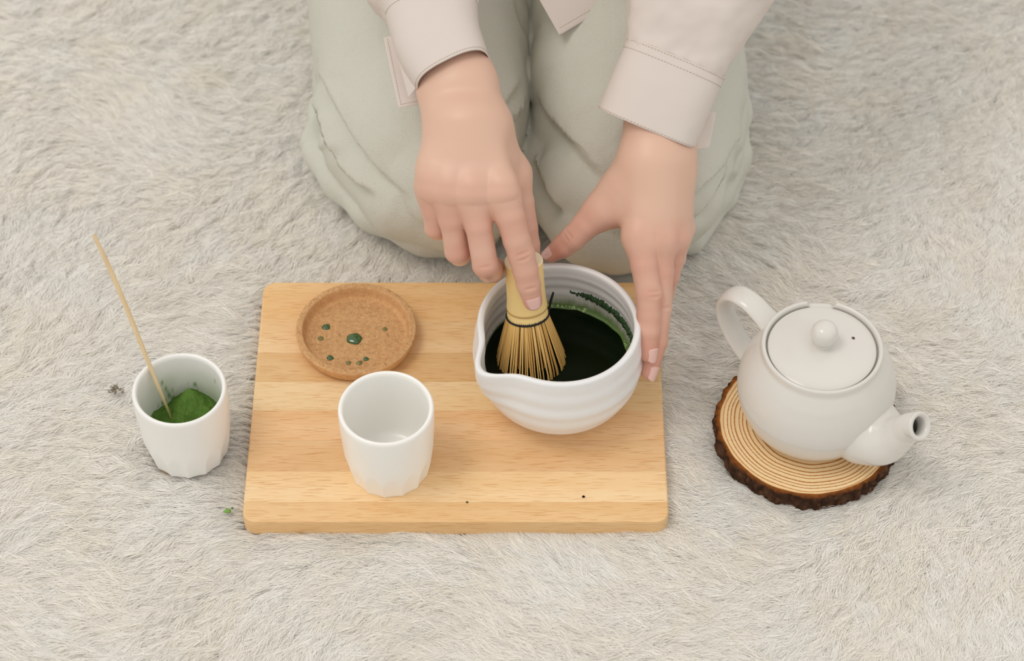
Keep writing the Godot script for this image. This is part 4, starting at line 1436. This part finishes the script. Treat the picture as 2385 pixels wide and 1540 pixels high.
func trousers(t: Node3D) -> void:
	var f := Field.new()
	f.wrinkle = noise(9.0, 201, 3)
	f.amount = 0.0035
	f.group(0.03, 0.0)   # pelvis and shins, low at the back
	f.bone(Vector3(-0.07, 0.19, -0.50), Vector3(0.12, 0.19, -0.50), 0.125, 0.125)
	f.chain([Vector3(0.0166, 0.0600, -0.3642), Vector3(0.0159, 0.0600, -0.2216), Vector3(0.0141, 0.0400, -0.1248)], [0.030, 0.034, 0.026])   # cloth in the gap between the thighs
	f.bone(Vector3(-0.075, 0.055, -0.20), Vector3(-0.06, 0.055, -0.62), 0.060, 0.045)
	f.bone(Vector3(0.10, 0.055, -0.18), Vector3(0.10, 0.055, -0.62), 0.060, 0.045)
	f.group(0.02, 0.02)   # right thigh, the cloth drawn tight over it
	f.chain([Vector3(-0.078, 0.170, -0.50), Vector3(-0.0792, 0.1120, -0.2720), Vector3(-0.0724, 0.1080, -0.2128), Vector3(-0.0596, 0.1040, -0.1409), Vector3(-0.0457, 0.0960, -0.0904)], [0.105, 0.090, 0.086, 0.070, 0.052])
	f.group(0.02, 0.02)   # left thigh
	f.chain([Vector3(0.125, 0.170, -0.50), Vector3(0.1030, 0.1120, -0.2452), Vector3(0.1037, 0.1080, -0.1768), Vector3(0.1087, 0.1040, -0.1261), Vector3(0.1156, 0.0960, -0.0904)], [0.105, 0.086, 0.085, 0.068, 0.050])
	f.group(0.012, 0.004)   # the loose cloth hanging under the right thigh, down to the knee
	f.chain([Vector3(-0.0961, 0.0750, -0.3023), Vector3(-0.0939, 0.0750, -0.2322), Vector3(-0.0810, 0.0740, -0.1611), Vector3(-0.0643, 0.0660, -0.1194), Vector3(-0.0431, 0.0600, -0.1057)], [0.066, 0.070, 0.079, 0.066, 0.056])
	f.group(0.012, 0.004)   # and under the left one
	f.chain([Vector3(0.0902, 0.0750, -0.2322), Vector3(0.0881, 0.0720, -0.1581), Vector3(0.0903, 0.0700, -0.1107)], [0.066, 0.074, 0.070])
	f.group(0.012, 0.004)
	f.chain([Vector3(0.1352, 0.0750, -0.2588), Vector3(0.1298, 0.0750, -0.1702), Vector3(0.1148, 0.0660, -0.1048)], [0.062, 0.064, 0.062])
	f.group(0.008, 0.003)   # its roll on the rug
	f.chain([Vector3(-0.1541, 0.0300, -0.2689), Vector3(-0.1577, 0.0300, -0.2210), Vector3(-0.1611, 0.0280, -0.1856)], [0.017, 0.020, 0.020])
	f.group(0.008, 0.003)
	f.chain([Vector3(-0.1587, 0.0290, -0.1754), Vector3(-0.1380, 0.0280, -0.1437), Vector3(-0.1079, 0.0300, -0.1122), Vector3(-0.0682, 0.0340, -0.0963), Vector3(-0.0363, 0.0300, -0.0904)], [0.0205, 0.023, 0.026, 0.034, 0.030])
	f.group(0.008, 0.003)   # left knee's lower layers
	f.chain([Vector3(0.0352, 0.0600, -0.1854), Vector3(0.0417, 0.0550, -0.1251), Vector3(0.0726, 0.0500, -0.0814)], [0.036, 0.042, 0.046])
	f.group(0.008, 0.003)
	f.chain([Vector3(0.0298, 0.0300, -0.1542), Vector3(0.0526, 0.0300, -0.1097), Vector3(0.0871, 0.0340, -0.0771), Vector3(0.1188, 0.0340, -0.0771)], [0.022, 0.026, 0.034, 0.030])
	f.group(0.006, 0.002)   # folds on the left leg's outer side
	f.chain([Vector3(0.1827, 0.0700, -0.2481), Vector3(0.1800, 0.0600, -0.1905), Vector3(0.1707, 0.0450, -0.1497), Vector3(0.1561, 0.0350, -0.1197)], [0.016, 0.022, 0.022, 0.018])
	f.group(0.006, 0.002)
	f.chain([Vector3(0.1867, 0.0300, -0.2053), Vector3(0.1836, 0.0260, -0.1733), Vector3(0.1648, 0.0220, -0.1320), Vector3(0.1411, 0.0220, -0.0881)], [0.018, 0.020, 0.020, 0.018])
	f.group(0.006, 0.002)
	f.chain([Vector3(0.1905, 0.0120, -0.1742), Vector3(0.1760, 0.0120, -0.1390), Vector3(0.1479, 0.0140, -0.0882)], [0.012, 0.013, 0.014])
	# CREASES: where the cloth folds over itself
	var folds := [
		[[Vector3(-0.1605, 0.1240, -0.1957), Vector3(-0.1571, 0.1214, -0.1845), Vector3(-0.1534, 0.1182, -0.1744), Vector3(-0.1482, 0.1208, -0.1588), Vector3(-0.1429, 0.1246, -0.1421), Vector3(-0.1379, 0.1243, -0.1298), Vector3(-0.1333, 0.1210, -0.1207), Vector3(-0.1273, 0.1184, -0.1122), Vector3(-0.1213, 0.1164, -0.1031), Vector3(-0.1153, 0.1143, -0.0942), Vector3(-0.1095, 0.1108, -0.0866), Vector3(-0.1034, 0.1070, -0.0797), Vector3(-0.0963, 0.1055, -0.0717), Vector3(-0.0891, 0.1055, -0.0622), Vector3(-0.0813, 0.1059, -0.0537), Vector3(-0.0736, 0.1043, -0.0472)], [Vector3(0.3772, 0.7826, 0.4952), Vector3(0.3895, 0.7876, 0.4774), Vector3(0.3916, 0.7910, 0.4701), Vector3(0.6103, 0.7721, 0.1774), Vector3(0.6734, 0.7372, 0.0551), Vector3(0.6986, 0.7155, -0.0054), Vector3(0.6594, 0.7483, 0.0722), Vector3(0.4995, 0.8063, 0.3169), Vector3(0.4741, 0.8109, 0.3431), Vector3(0.4971, 0.8110, 0.3085), Vector3(0.4999, 0.8128, 0.2992), Vector3(0.4961, 0.8154, 0.2983), Vector3(0.4693, 0.8206, 0.3261), Vector3(0.5048, 0.8180, 0.2757), Vector3(0.5528, 0.8079, 0.2043), Vector3(0.5959, 0.7919, 0.1336)], 0.006, 0.0055, 0.03, 0.024],
		[[Vector3(-0.1716, 0.0360, -0.2599), Vector3(-0.1689, 0.0464, -0.2337), Vector3(-0.1672, 0.0495, -0.2153), Vector3(-0.1592, 0.0969, -0.1523), Vector3(-0.1557, 0.0984, -0.1370), Vector3(-0.1528, 0.0944, -0.1272), Vector3(-0.1484, 0.0899, -0.1188), Vector3(-0.1434, 0.0853, -0.1110), Vector3(-0.1376, 0.0811, -0.1036), Vector3(-0.1301, 0.0803, -0.0945), Vector3(-0.1222, 0.0816, -0.0840), Vector3(-0.1129, 0.0852, -0.0740), Vector3(-0.1038, 0.0862, -0.0665)], [Vector3(0.1299, 0.6983, 0.7039), Vector3(0.1460, 0.7054, 0.6936), Vector3(0.1432, 0.7087, 0.6909), Vector3(0.3722, 0.7347, 0.5672), Vector3(0.4766, 0.7304, 0.4893), Vector3(0.5371, 0.7223, 0.4357), Vector3(0.5443, 0.7232, 0.4251), Vector3(0.5486, 0.7246, 0.4171), Vector3(0.5284, 0.7319, 0.4302), Vector3(0.5320, 0.7335, 0.4231), Vector3(0.5609, 0.7281, 0.3939), Vector3(0.6552, 0.6942, 0.2979), Vector3(0.7145, 0.6622, 0.2259)], 0.005, 0.0085, 0.022, 0.014],
		[[Vector3(0.0194, 0.1197, -0.1526), Vector3(0.0244, 0.1201, -0.1403), Vector3(0.0301, 0.1212, -0.1279), Vector3(0.0360, 0.1232, -0.1151), Vector3(0.0423, 0.1250, -0.1031), Vector3(0.0486, 0.1242, -0.0939), Vector3(0.0548, 0.1241, -0.0838), Vector3(0.0610, 0.1227, -0.0751), Vector3(0.0673, 0.1203, -0.0676), Vector3(0.0738, 0.1168, -0.0612), Vector3(0.0803, 0.1128, -0.0553)], [Vector3(0.3302, 0.8558, 0.3982), Vector3(0.3537, 0.8623, 0.3624), Vector3(0.3788, 0.8673, 0.3230), Vector3(0.3913, 0.8702, 0.2994), Vector3(0.4504, 0.8684, 0.2074), Vector3(0.4693, 0.8663, 0.1713), Vector3(0.5875, 0.8076, -0.0519), Vector3(0.6506, 0.7282, -0.2156), Vector3(0.6430, 0.7395, -0.1993), Vector3(0.5796, 0.8131, -0.0539), Vector3(0.5367, 0.8434, 0.0236)], 0.006, 0.005, 0.03, 0.024],
		[[Vector3(0.0159, 0.0893, -0.1152), Vector3(0.0192, 0.0869, -0.1046), Vector3(0.0232, 0.0838, -0.0952), Vector3(0.0275, 0.0842, -0.0827), Vector3(0.0319, 0.0813, -0.0734), Vector3(0.0379, 0.0790, -0.0650), Vector3(0.0438, 0.0763, -0.0570)], [Vector3(0.7775, 0.5765, -0.2513), Vector3(0.7571, 0.6266, -0.1847), Vector3(0.3552, 0.8341, 0.4221), Vector3(0.4264, 0.8367, 0.3436), Vector3(0.4473, 0.8371, 0.3149), Vector3(0.4627, 0.8371, 0.2918), Vector3(0.5851, 0.8007, 0.1286)], 0.005, 0.009, 0.02, 0.013],
		[[Vector3(0.1879, 0.0965, -0.1435), Vector3(0.1831, 0.0953, -0.1313), Vector3(0.1769, 0.1050, -0.1084), Vector3(0.1702, 0.1115, -0.0897), Vector3(0.1634, 0.1145, -0.0753), Vector3(0.1560, 0.1152, -0.0644), Vector3(0.1488, 0.1133, -0.0560), Vector3(0.1418, 0.1096, -0.0496), Vector3(0.1349, 0.1044, -0.0448), Vector3(0.1278, 0.0977, -0.0418)], [Vector3(-0.2322, 0.7814, 0.5792), Vector3(-0.2111, 0.7749, 0.5958), Vector3(-0.2947, 0.8173, 0.4951), Vector3(-0.3898, 0.8474, 0.3606), Vector3(-0.4760, 0.8531, 0.2135), Vector3(-0.5308, 0.8416, 0.1000), Vector3(-0.5529, 0.8321, 0.0444), Vector3(-0.5614, 0.8274, 0.0174), Vector3(-0.5590, 0.8290, 0.0153), Vector3(-0.5460, 0.8370, 0.0369)], 0.004, 0.005, 0.024, 0.014],
		[[Vector3(0.1787, 0.0846, -0.1111), Vector3(0.1722, 0.0883, -0.0939), Vector3(0.1654, 0.0946, -0.0744), Vector3(0.1593, 0.0916, -0.0644), Vector3(0.1525, 0.0866, -0.0572), Vector3(0.1462, 0.0787, -0.0527), Vector3(0.1398, 0.0707, -0.0482)], [Vector3(-0.2266, 0.7926, 0.5660), Vector3(-0.2122, 0.7901, 0.5750), Vector3(-0.3013, 0.8335, 0.4632), Vector3(-0.3254, 0.8451, 0.4242), Vector3(-0.3303, 0.8503, 0.4098), Vector3(-0.3484, 0.8582, 0.3771), Vector3(-0.5103, 0.8544, 0.0979)], 0.004, 0.0075, 0.016, 0.011],
		[[Vector3(0.0089, 0.1341, -0.1586), Vector3(0.0028, 0.1429, -0.1374), Vector3(-0.0031, 0.1466, -0.1218), Vector3(-0.0083, 0.1468, -0.1094), Vector3(-0.0133, 0.1455, -0.0984), Vector3(-0.0187, 0.1440, -0.0881), Vector3(-0.0244, 0.1429, -0.0777)], [Vector3(-0.4061, 0.8399, 0.3601), Vector3(-0.5569, 0.8196, 0.1347), Vector3(-0.6377, 0.7698, -0.0277), Vector3(-0.6658, 0.7394, -0.1003), Vector3(-0.6884, 0.7056, -0.1678), Vector3(-0.7296, 0.6003, -0.3277), Vector3(-0.7373, 0.5577, -0.3812)], 0.0035, 0.003, 0.024, 0.02],
		[[Vector3(-0.1722, 0.0393, -0.1632), Vector3(-0.1586, 0.0738, -0.1341), Vector3(-0.1467, 0.0916, -0.1171), Vector3(-0.1358, 0.0999, -0.1077)], [Vector3(0.2189, 0.7030, -0.6767), Vector3(0.1721, 0.9383, 0.3000), Vector3(0.2162, 0.9700, -0.1116), Vector3(0.2235, 0.9294, -0.2937)], 0.0016, 0.0016, 0.01, 0.008],
		[[Vector3(0.1743, 0.1142, -0.1033), Vector3(0.1852, 0.0832, -0.1281), Vector3(0.1911, 0.0558, -0.1441)], [Vector3(0.3386, -0.4647, -0.8182), Vector3(0.3930, -0.3991, -0.8284), Vector3(0.2108, -0.6137, -0.7608)], 0.0014, 0.0014, 0.008, 0.006],
		[[Vector3(0.1748, 0.0832, -0.0970), Vector3(0.1906, 0.0306, -0.1428)], [Vector3(0.3129, -0.1249, -0.9415), Vector3(0.0752, 0.9367, 0.3419)], 0.0014, 0.0014, 0.008, 0.006],
		[[Vector3(0.1806, 0.1526, -0.1726), Vector3(0.1811, 0.1477, -0.1617), Vector3(0.1818, 0.1410, -0.1528), Vector3(0.1842, 0.1308, -0.1477), Vector3(0.1912, 0.1014, -0.1629), Vector3(0.1956, 0.0866, -0.1625)], [Vector3(-0.4735, 0.5253, 0.7070), Vector3(-0.4928, 0.5181, 0.6991), Vector3(-0.4596, 0.5417, 0.7038), Vector3(-0.3941, 0.5809, 0.7122), Vector3(-0.2179, 0.6594, 0.7196), Vector3(-0.3312, 0.6193, 0.7119)], 0.0014, 0.0014, 0.01, 0.008],
		[[Vector3(-0.0002, 0.1641, -0.2294), Vector3(0.0013, 0.1609, -0.2158), Vector3(0.0038, 0.1557, -0.2048), Vector3(0.0076, 0.1472, -0.1981), Vector3(0.0132, 0.1330, -0.1985), Vector3(0.0187, 0.1382, -0.1779)], [Vector3(-0.3625, 0.4397, 0.8217), Vector3(-0.3933, 0.4195, 0.8181), Vector3(-0.3987, 0.4203, 0.8151), Vector3(-0.3810, 0.4405, 0.8129), Vector3(-0.2972, 0.5113, 0.8064), Vector3(-0.2158, -0.7593, -0.6140)], 0.001, 0.001, 0.01, 0.008]]
	var s := Sh.new()
	f.mesh(s, 0.0031, null, Vector3(-1e9, -0.012, -1e9))
	fold_cloth(s, folds)
	part("trousers", s.done(), M.trousers, t)


# An open tube of cloth: sections of [centre, half width, half depth]; its ends stay open and have thickness.
func sleeve(secs: Array, fold: float, sd: int, nv := 40) -> Callable:
	var c := []
	for q in secs:
		c.push_back(q[0])
	var n := 12
	var mid := curve3(c, n)
	var wide := PackedFloat32Array()
	var deep := PackedFloat32Array()
	for k in mid.size():
		var i := mini(k / n, secs.size() - 2)
		var f := smoothstep(0.0, 1.0, float(k - i * n) / n)
		wide.push_back(lerpf(secs[i][1], secs[i + 1][1], f))
		deep.push_back(lerpf(secs[i][2], secs[i + 1][2], f))
	var wr := noise(1.0, sd, 3)
	return func(u: float, w: float, off: float) -> Vector3:
		var x := w * (mid.size() - 1)
		var i := mini(int(x), mid.size() - 2)
		var p := mid[i].lerp(mid[i + 1], x - i)
		var t := (mid[mini(i + 2, mid.size() - 1)] - mid[maxi(i - 1, 0)]).normalized()
		var side := t.cross(TOWARDS).normalized()
		var up := side.cross(t).normalized()
		var a := u * TAU
		var ca := cos(a)
		var sa := sin(a)
		var r := 1.0 / pow(pow(absf(ca), 2.7) + pow(absf(sa), 2.7), 1.0 / 2.7)
		var q := p + side * ca * r * (lerpf(wide[i], wide[i + 1], x - i) + off) + up * sa * r * (lerpf(deep[i], deep[i + 1], x - i) + off)
		var f := wr.get_noise_3d(q.x * 20.0, q.y * 20.0, q.z * 20.0) + 0.22 * wr.get_noise_3d(q.x * 55.0, q.y * 55.0 + 9.0, q.z * 55.0)
		if fold > 0.001:   # gathered where it meets the cuff
			f += (0.16 * sin(u * TAU * 17.0 + 3.0 * f) + 0.25) * smoothstep(0.86, 0.95, w) * (1.0 - smoothstep(0.955, 1.0, w))
		return q + (side * ca + up * sa) * fold * f


func cloth_tube(fn: Callable, nu: int, nv: int, thick: float) -> Sh:
	var s := Sh.new()
	var outer := func(u: float, w: float) -> Vector3:
		return fn.call(u, w, 0.0)
	s.grid(nu, nv, outer, true, true)
	var k := s.v.size()
	var inner := func(u: float, w: float) -> Vector3:
		return fn.call(u, w, -thick)
	s.grid(nu, nv, inner, true, false)
	for i in nu:
		var j := (i + 1) % nu
		s.quad(i, j, k + i, k + j)
		s.quad(k + nu * nv + i, k + nu * nv + j, nu * nv + i, nu * nv + j)
	return s


func seam(s: Sh, fn: Callable, w: float, from: float, to: float, off: float) -> void:   # a row of stitches round a tube of cloth
	var n := 46
	for k in n:
		var u0 := lerpf(from, to, float(k) / n)
		var u1 := lerpf(from, to, (k + 0.68) / n)
		s.tube(PackedVector3Array([fn.call(u0, w, off - 0.0002), fn.call((u0 + u1) / 2, w, off + 0.0001), fn.call(u1, w, off - 0.0002)]), PackedFloat32Array([0.00015, 0.00025, 0.00015]), 5)


func sheet(fn: Callable, nu: int, nv: int, thick: float) -> Sh:   # a piece of cloth with two faces and edges
	var s := Sh.new()
	var low := func(u: float, w: float) -> Vector3:
		return fn.call(u, w) - TOWARDS * thick
	s.grid(nu, nv, fn, false)
	var k := s.v.size()
	s.grid(nu, nv, low, false, true)
	var c := nu + 1
	for i in nu:
		s.quad(k + i, k + i + 1, i, i + 1)
		s.quad(nv * c + i, nv * c + i + 1, k + nv * c + i, k + nv * c + i + 1)
	for j in nv:
		s.quad(j * c, (j + 1) * c, k + j * c, k + (j + 1) * c)
		s.quad(k + j * c + nu, k + (j + 1) * c + nu, j * c + nu, (j + 1) * c + nu)
	return s


func shirt(t: Node3D) -> void:
	var f := Field.new()
	f.wrinkle = noise(12.0, 211, 2)
	f.amount = 0.006
	f.group(0.06, 0.0)
	f.bone(Vector3(-0.05, 0.26, -0.47), Vector3(0.10, 0.26, -0.47), 0.115, 0.115)
	f.bone(Vector3(-0.05, 0.42, -0.45), Vector3(0.11, 0.42, -0.45), 0.110, 0.110)
	f.bone(Vector3(-0.05, 0.54, -0.43), Vector3(0.11, 0.54, -0.43), 0.105, 0.105)
	f.chain([Vector3(-0.13, 0.61, -0.43), Vector3(-0.1117, 0.3542, -0.2432)], [0.070, 0.062])
	f.chain([Vector3(0.19, 0.61, -0.43), Vector3(0.2099, 0.3562, -0.2300)], [0.070, 0.062])
	var s := Sh.new()
	f.mesh(s, 0.009)
	var sh := part("shirt", s.done(), M.shirt, t)
	var stitch := Sh.new()
	# right sleeve and cuff
	var s1 := sleeve([[Vector3(-0.1165, 0.3584, -0.2482), 0.062, 0.060], [Vector3(-0.0844, 0.2827, -0.1736), 0.052, 0.044], [Vector3(-0.0678, 0.2558, -0.1306), 0.043, 0.033], [Vector3(-0.0616, 0.2470, -0.1076), 0.0340, 0.0270]], 0.0035, 221)
	part("sleeve", cloth_tube(s1, 72, 60, 0.0008).done(), M.shirt, sh)
	var c1 := sleeve([[Vector3(-0.0616, 0.2496, -0.1124), 0.0352, 0.0290], [Vector3(-0.0557, 0.2419, -0.0813), 0.0330, 0.0275], [Vector3(-0.0430, 0.2348, -0.0511), 0.0296, 0.0255]], 0.0004, 222)
	part("cuff", cloth_tube(c1, 96, 30, 0.0011).done(), M.shirt, sh)
	seam(stitch, c1, 0.05, 0.05, 0.48, 0.0003)
	seam(stitch, c1, 0.16, 0.05, 0.48, 0.0003)
	seam(stitch, c1, 0.95, 0.0, 0.5, 0.0003)
	# left sleeve and cuff
	var s2 := sleeve([[Vector3(0.2131, 0.3603, -0.2350), 0.062, 0.060], [Vector3(0.1713, 0.2938, -0.1603), 0.056, 0.046], [Vector3(0.1397, 0.2521, -0.1154), 0.0490, 0.036], [Vector3(0.1226, 0.2194, -0.0794), 0.0385, 0.0272]], 0.0036, 223)
	part("sleeve", cloth_tube(s2, 72, 60, 0.0008).done(), M.shirt, sh)
	var c2 := sleeve([[Vector3(0.1239, 0.2223, -0.0829), 0.0398, 0.0290], [Vector3(0.1133, 0.2044, -0.0647), 0.0398, 0.0296], [Vector3(0.1021, 0.1842, -0.0468), 0.0400, 0.0300]], 0.0006, 224)
	part("cuff", cloth_tube(c2, 96, 30, 0.0011).done(), M.shirt, sh)
	seam(stitch, c2, 0.04, 0.02, 0.48, 0.0003)
	seam(stitch, c2, 0.17, 0.02, 0.48, 0.0003)
	seam(stitch, c2, 0.96, 0.0, 0.5, 0.0003)
	# the right cuff hangs open: its folded edge and the under flap
	var quad := func(a: Vector3, b: Vector3, c: Vector3, d: Vector3, wave: float) -> Callable:
		return func(u: float, w: float) -> Vector3:
			return a.lerp(b, u).lerp(c.lerp(d, u), w) + TOWARDS * wave * sin(u * 5.0 + w * 4.0)
	part("cuff_flap", sheet(quad.call(Vector3(-0.0861, 0.1987, -0.0533), Vector3(-0.0658, 0.2027, -0.0548), Vector3(-0.0980, 0.2262, -0.1016), Vector3(-0.0760, 0.2314, -0.1046), 0.0007), 16, 24, 0.001).done(), M.shirt, sh)
	var flap: Callable = quad.call(Vector3(-0.0861, 0.1987, -0.0533), Vector3(-0.0658, 0.2027, -0.0548), Vector3(-0.0980, 0.2262, -0.1016), Vector3(-0.0760, 0.2314, -0.1046), 0.0007)
	for k in 26:
		var a: Vector3 = flap.call(0.12, k / 26.0 * 0.95 + 0.04)
		var b: Vector3 = flap.call(0.12, (k + 0.62) / 26.0 * 0.95 + 0.04)
		stitch.tube(PackedVector3Array([a + TOWARDS * 0.0002, b + TOWARDS * 0.0002]), PackedFloat32Array([0.0002, 0.0002]), 5)
		if k < 10:
			a = flap.call(0.12 + k / 10.0 * 0.85, 0.045)
			b = flap.call(0.12 + (k + 0.62) / 10.0 * 0.85, 0.045)
			stitch.tube(PackedVector3Array([a + TOWARDS * 0.0002, b + TOWARDS * 0.0002]), PackedFloat32Array([0.0002, 0.0002]), 5)
	part("cuff_fold", sheet(quad.call(Vector3(-0.0777, 0.2178, -0.0449), Vector3(-0.0695, 0.2321, -0.0448), Vector3(-0.0946, 0.2407, -0.1064), Vector3(-0.0866, 0.2478, -0.0962), 0.0006), 10, 24, 0.001).done(), M.shirt, sh)
	# the hem lying over the thighs
	part("hem", sheet(quad.call(Vector3(0.0375, 0.1820, -0.1524), Vector3(0.1310, 0.1900, -0.2229), Vector3(0.0043, 0.2150, -0.2024), Vector3(0.0834, 0.2600, -0.2216), 0.0015), 24, 24, 0.001).done(), M.shirt, sh)
	part("cuff_tab", sheet(quad.call(Vector3(0.1334, 0.1707, -0.0354), Vector3(0.1504, 0.1726, -0.0376), Vector3(0.1398, 0.1931, -0.0590), Vector3(0.1555, 0.1910, -0.0565), 0.0004), 10, 10, 0.001).done(), M.shirt, sh)
	var hem: Callable = quad.call(Vector3(0.0375, 0.1820, -0.1524), Vector3(0.1310, 0.1900, -0.2229), Vector3(0.0043, 0.2150, -0.2024), Vector3(0.0834, 0.2600, -0.2216), 0.0015)
	for k in 40:
		var a: Vector3 = hem.call(0.03 + k / 40.0 * 0.9, 0.07)
		var b: Vector3 = hem.call(0.03 + (k + 0.62) / 40.0 * 0.9, 0.07)
		stitch.tube(PackedVector3Array([a + TOWARDS * 0.0002, b + TOWARDS * 0.0002]), PackedFloat32Array([0.0002, 0.0002]), 5)
	var st := part("stitching", stitch.done(), M.thread, sh)
	st.set_meta("kind", "stuff")
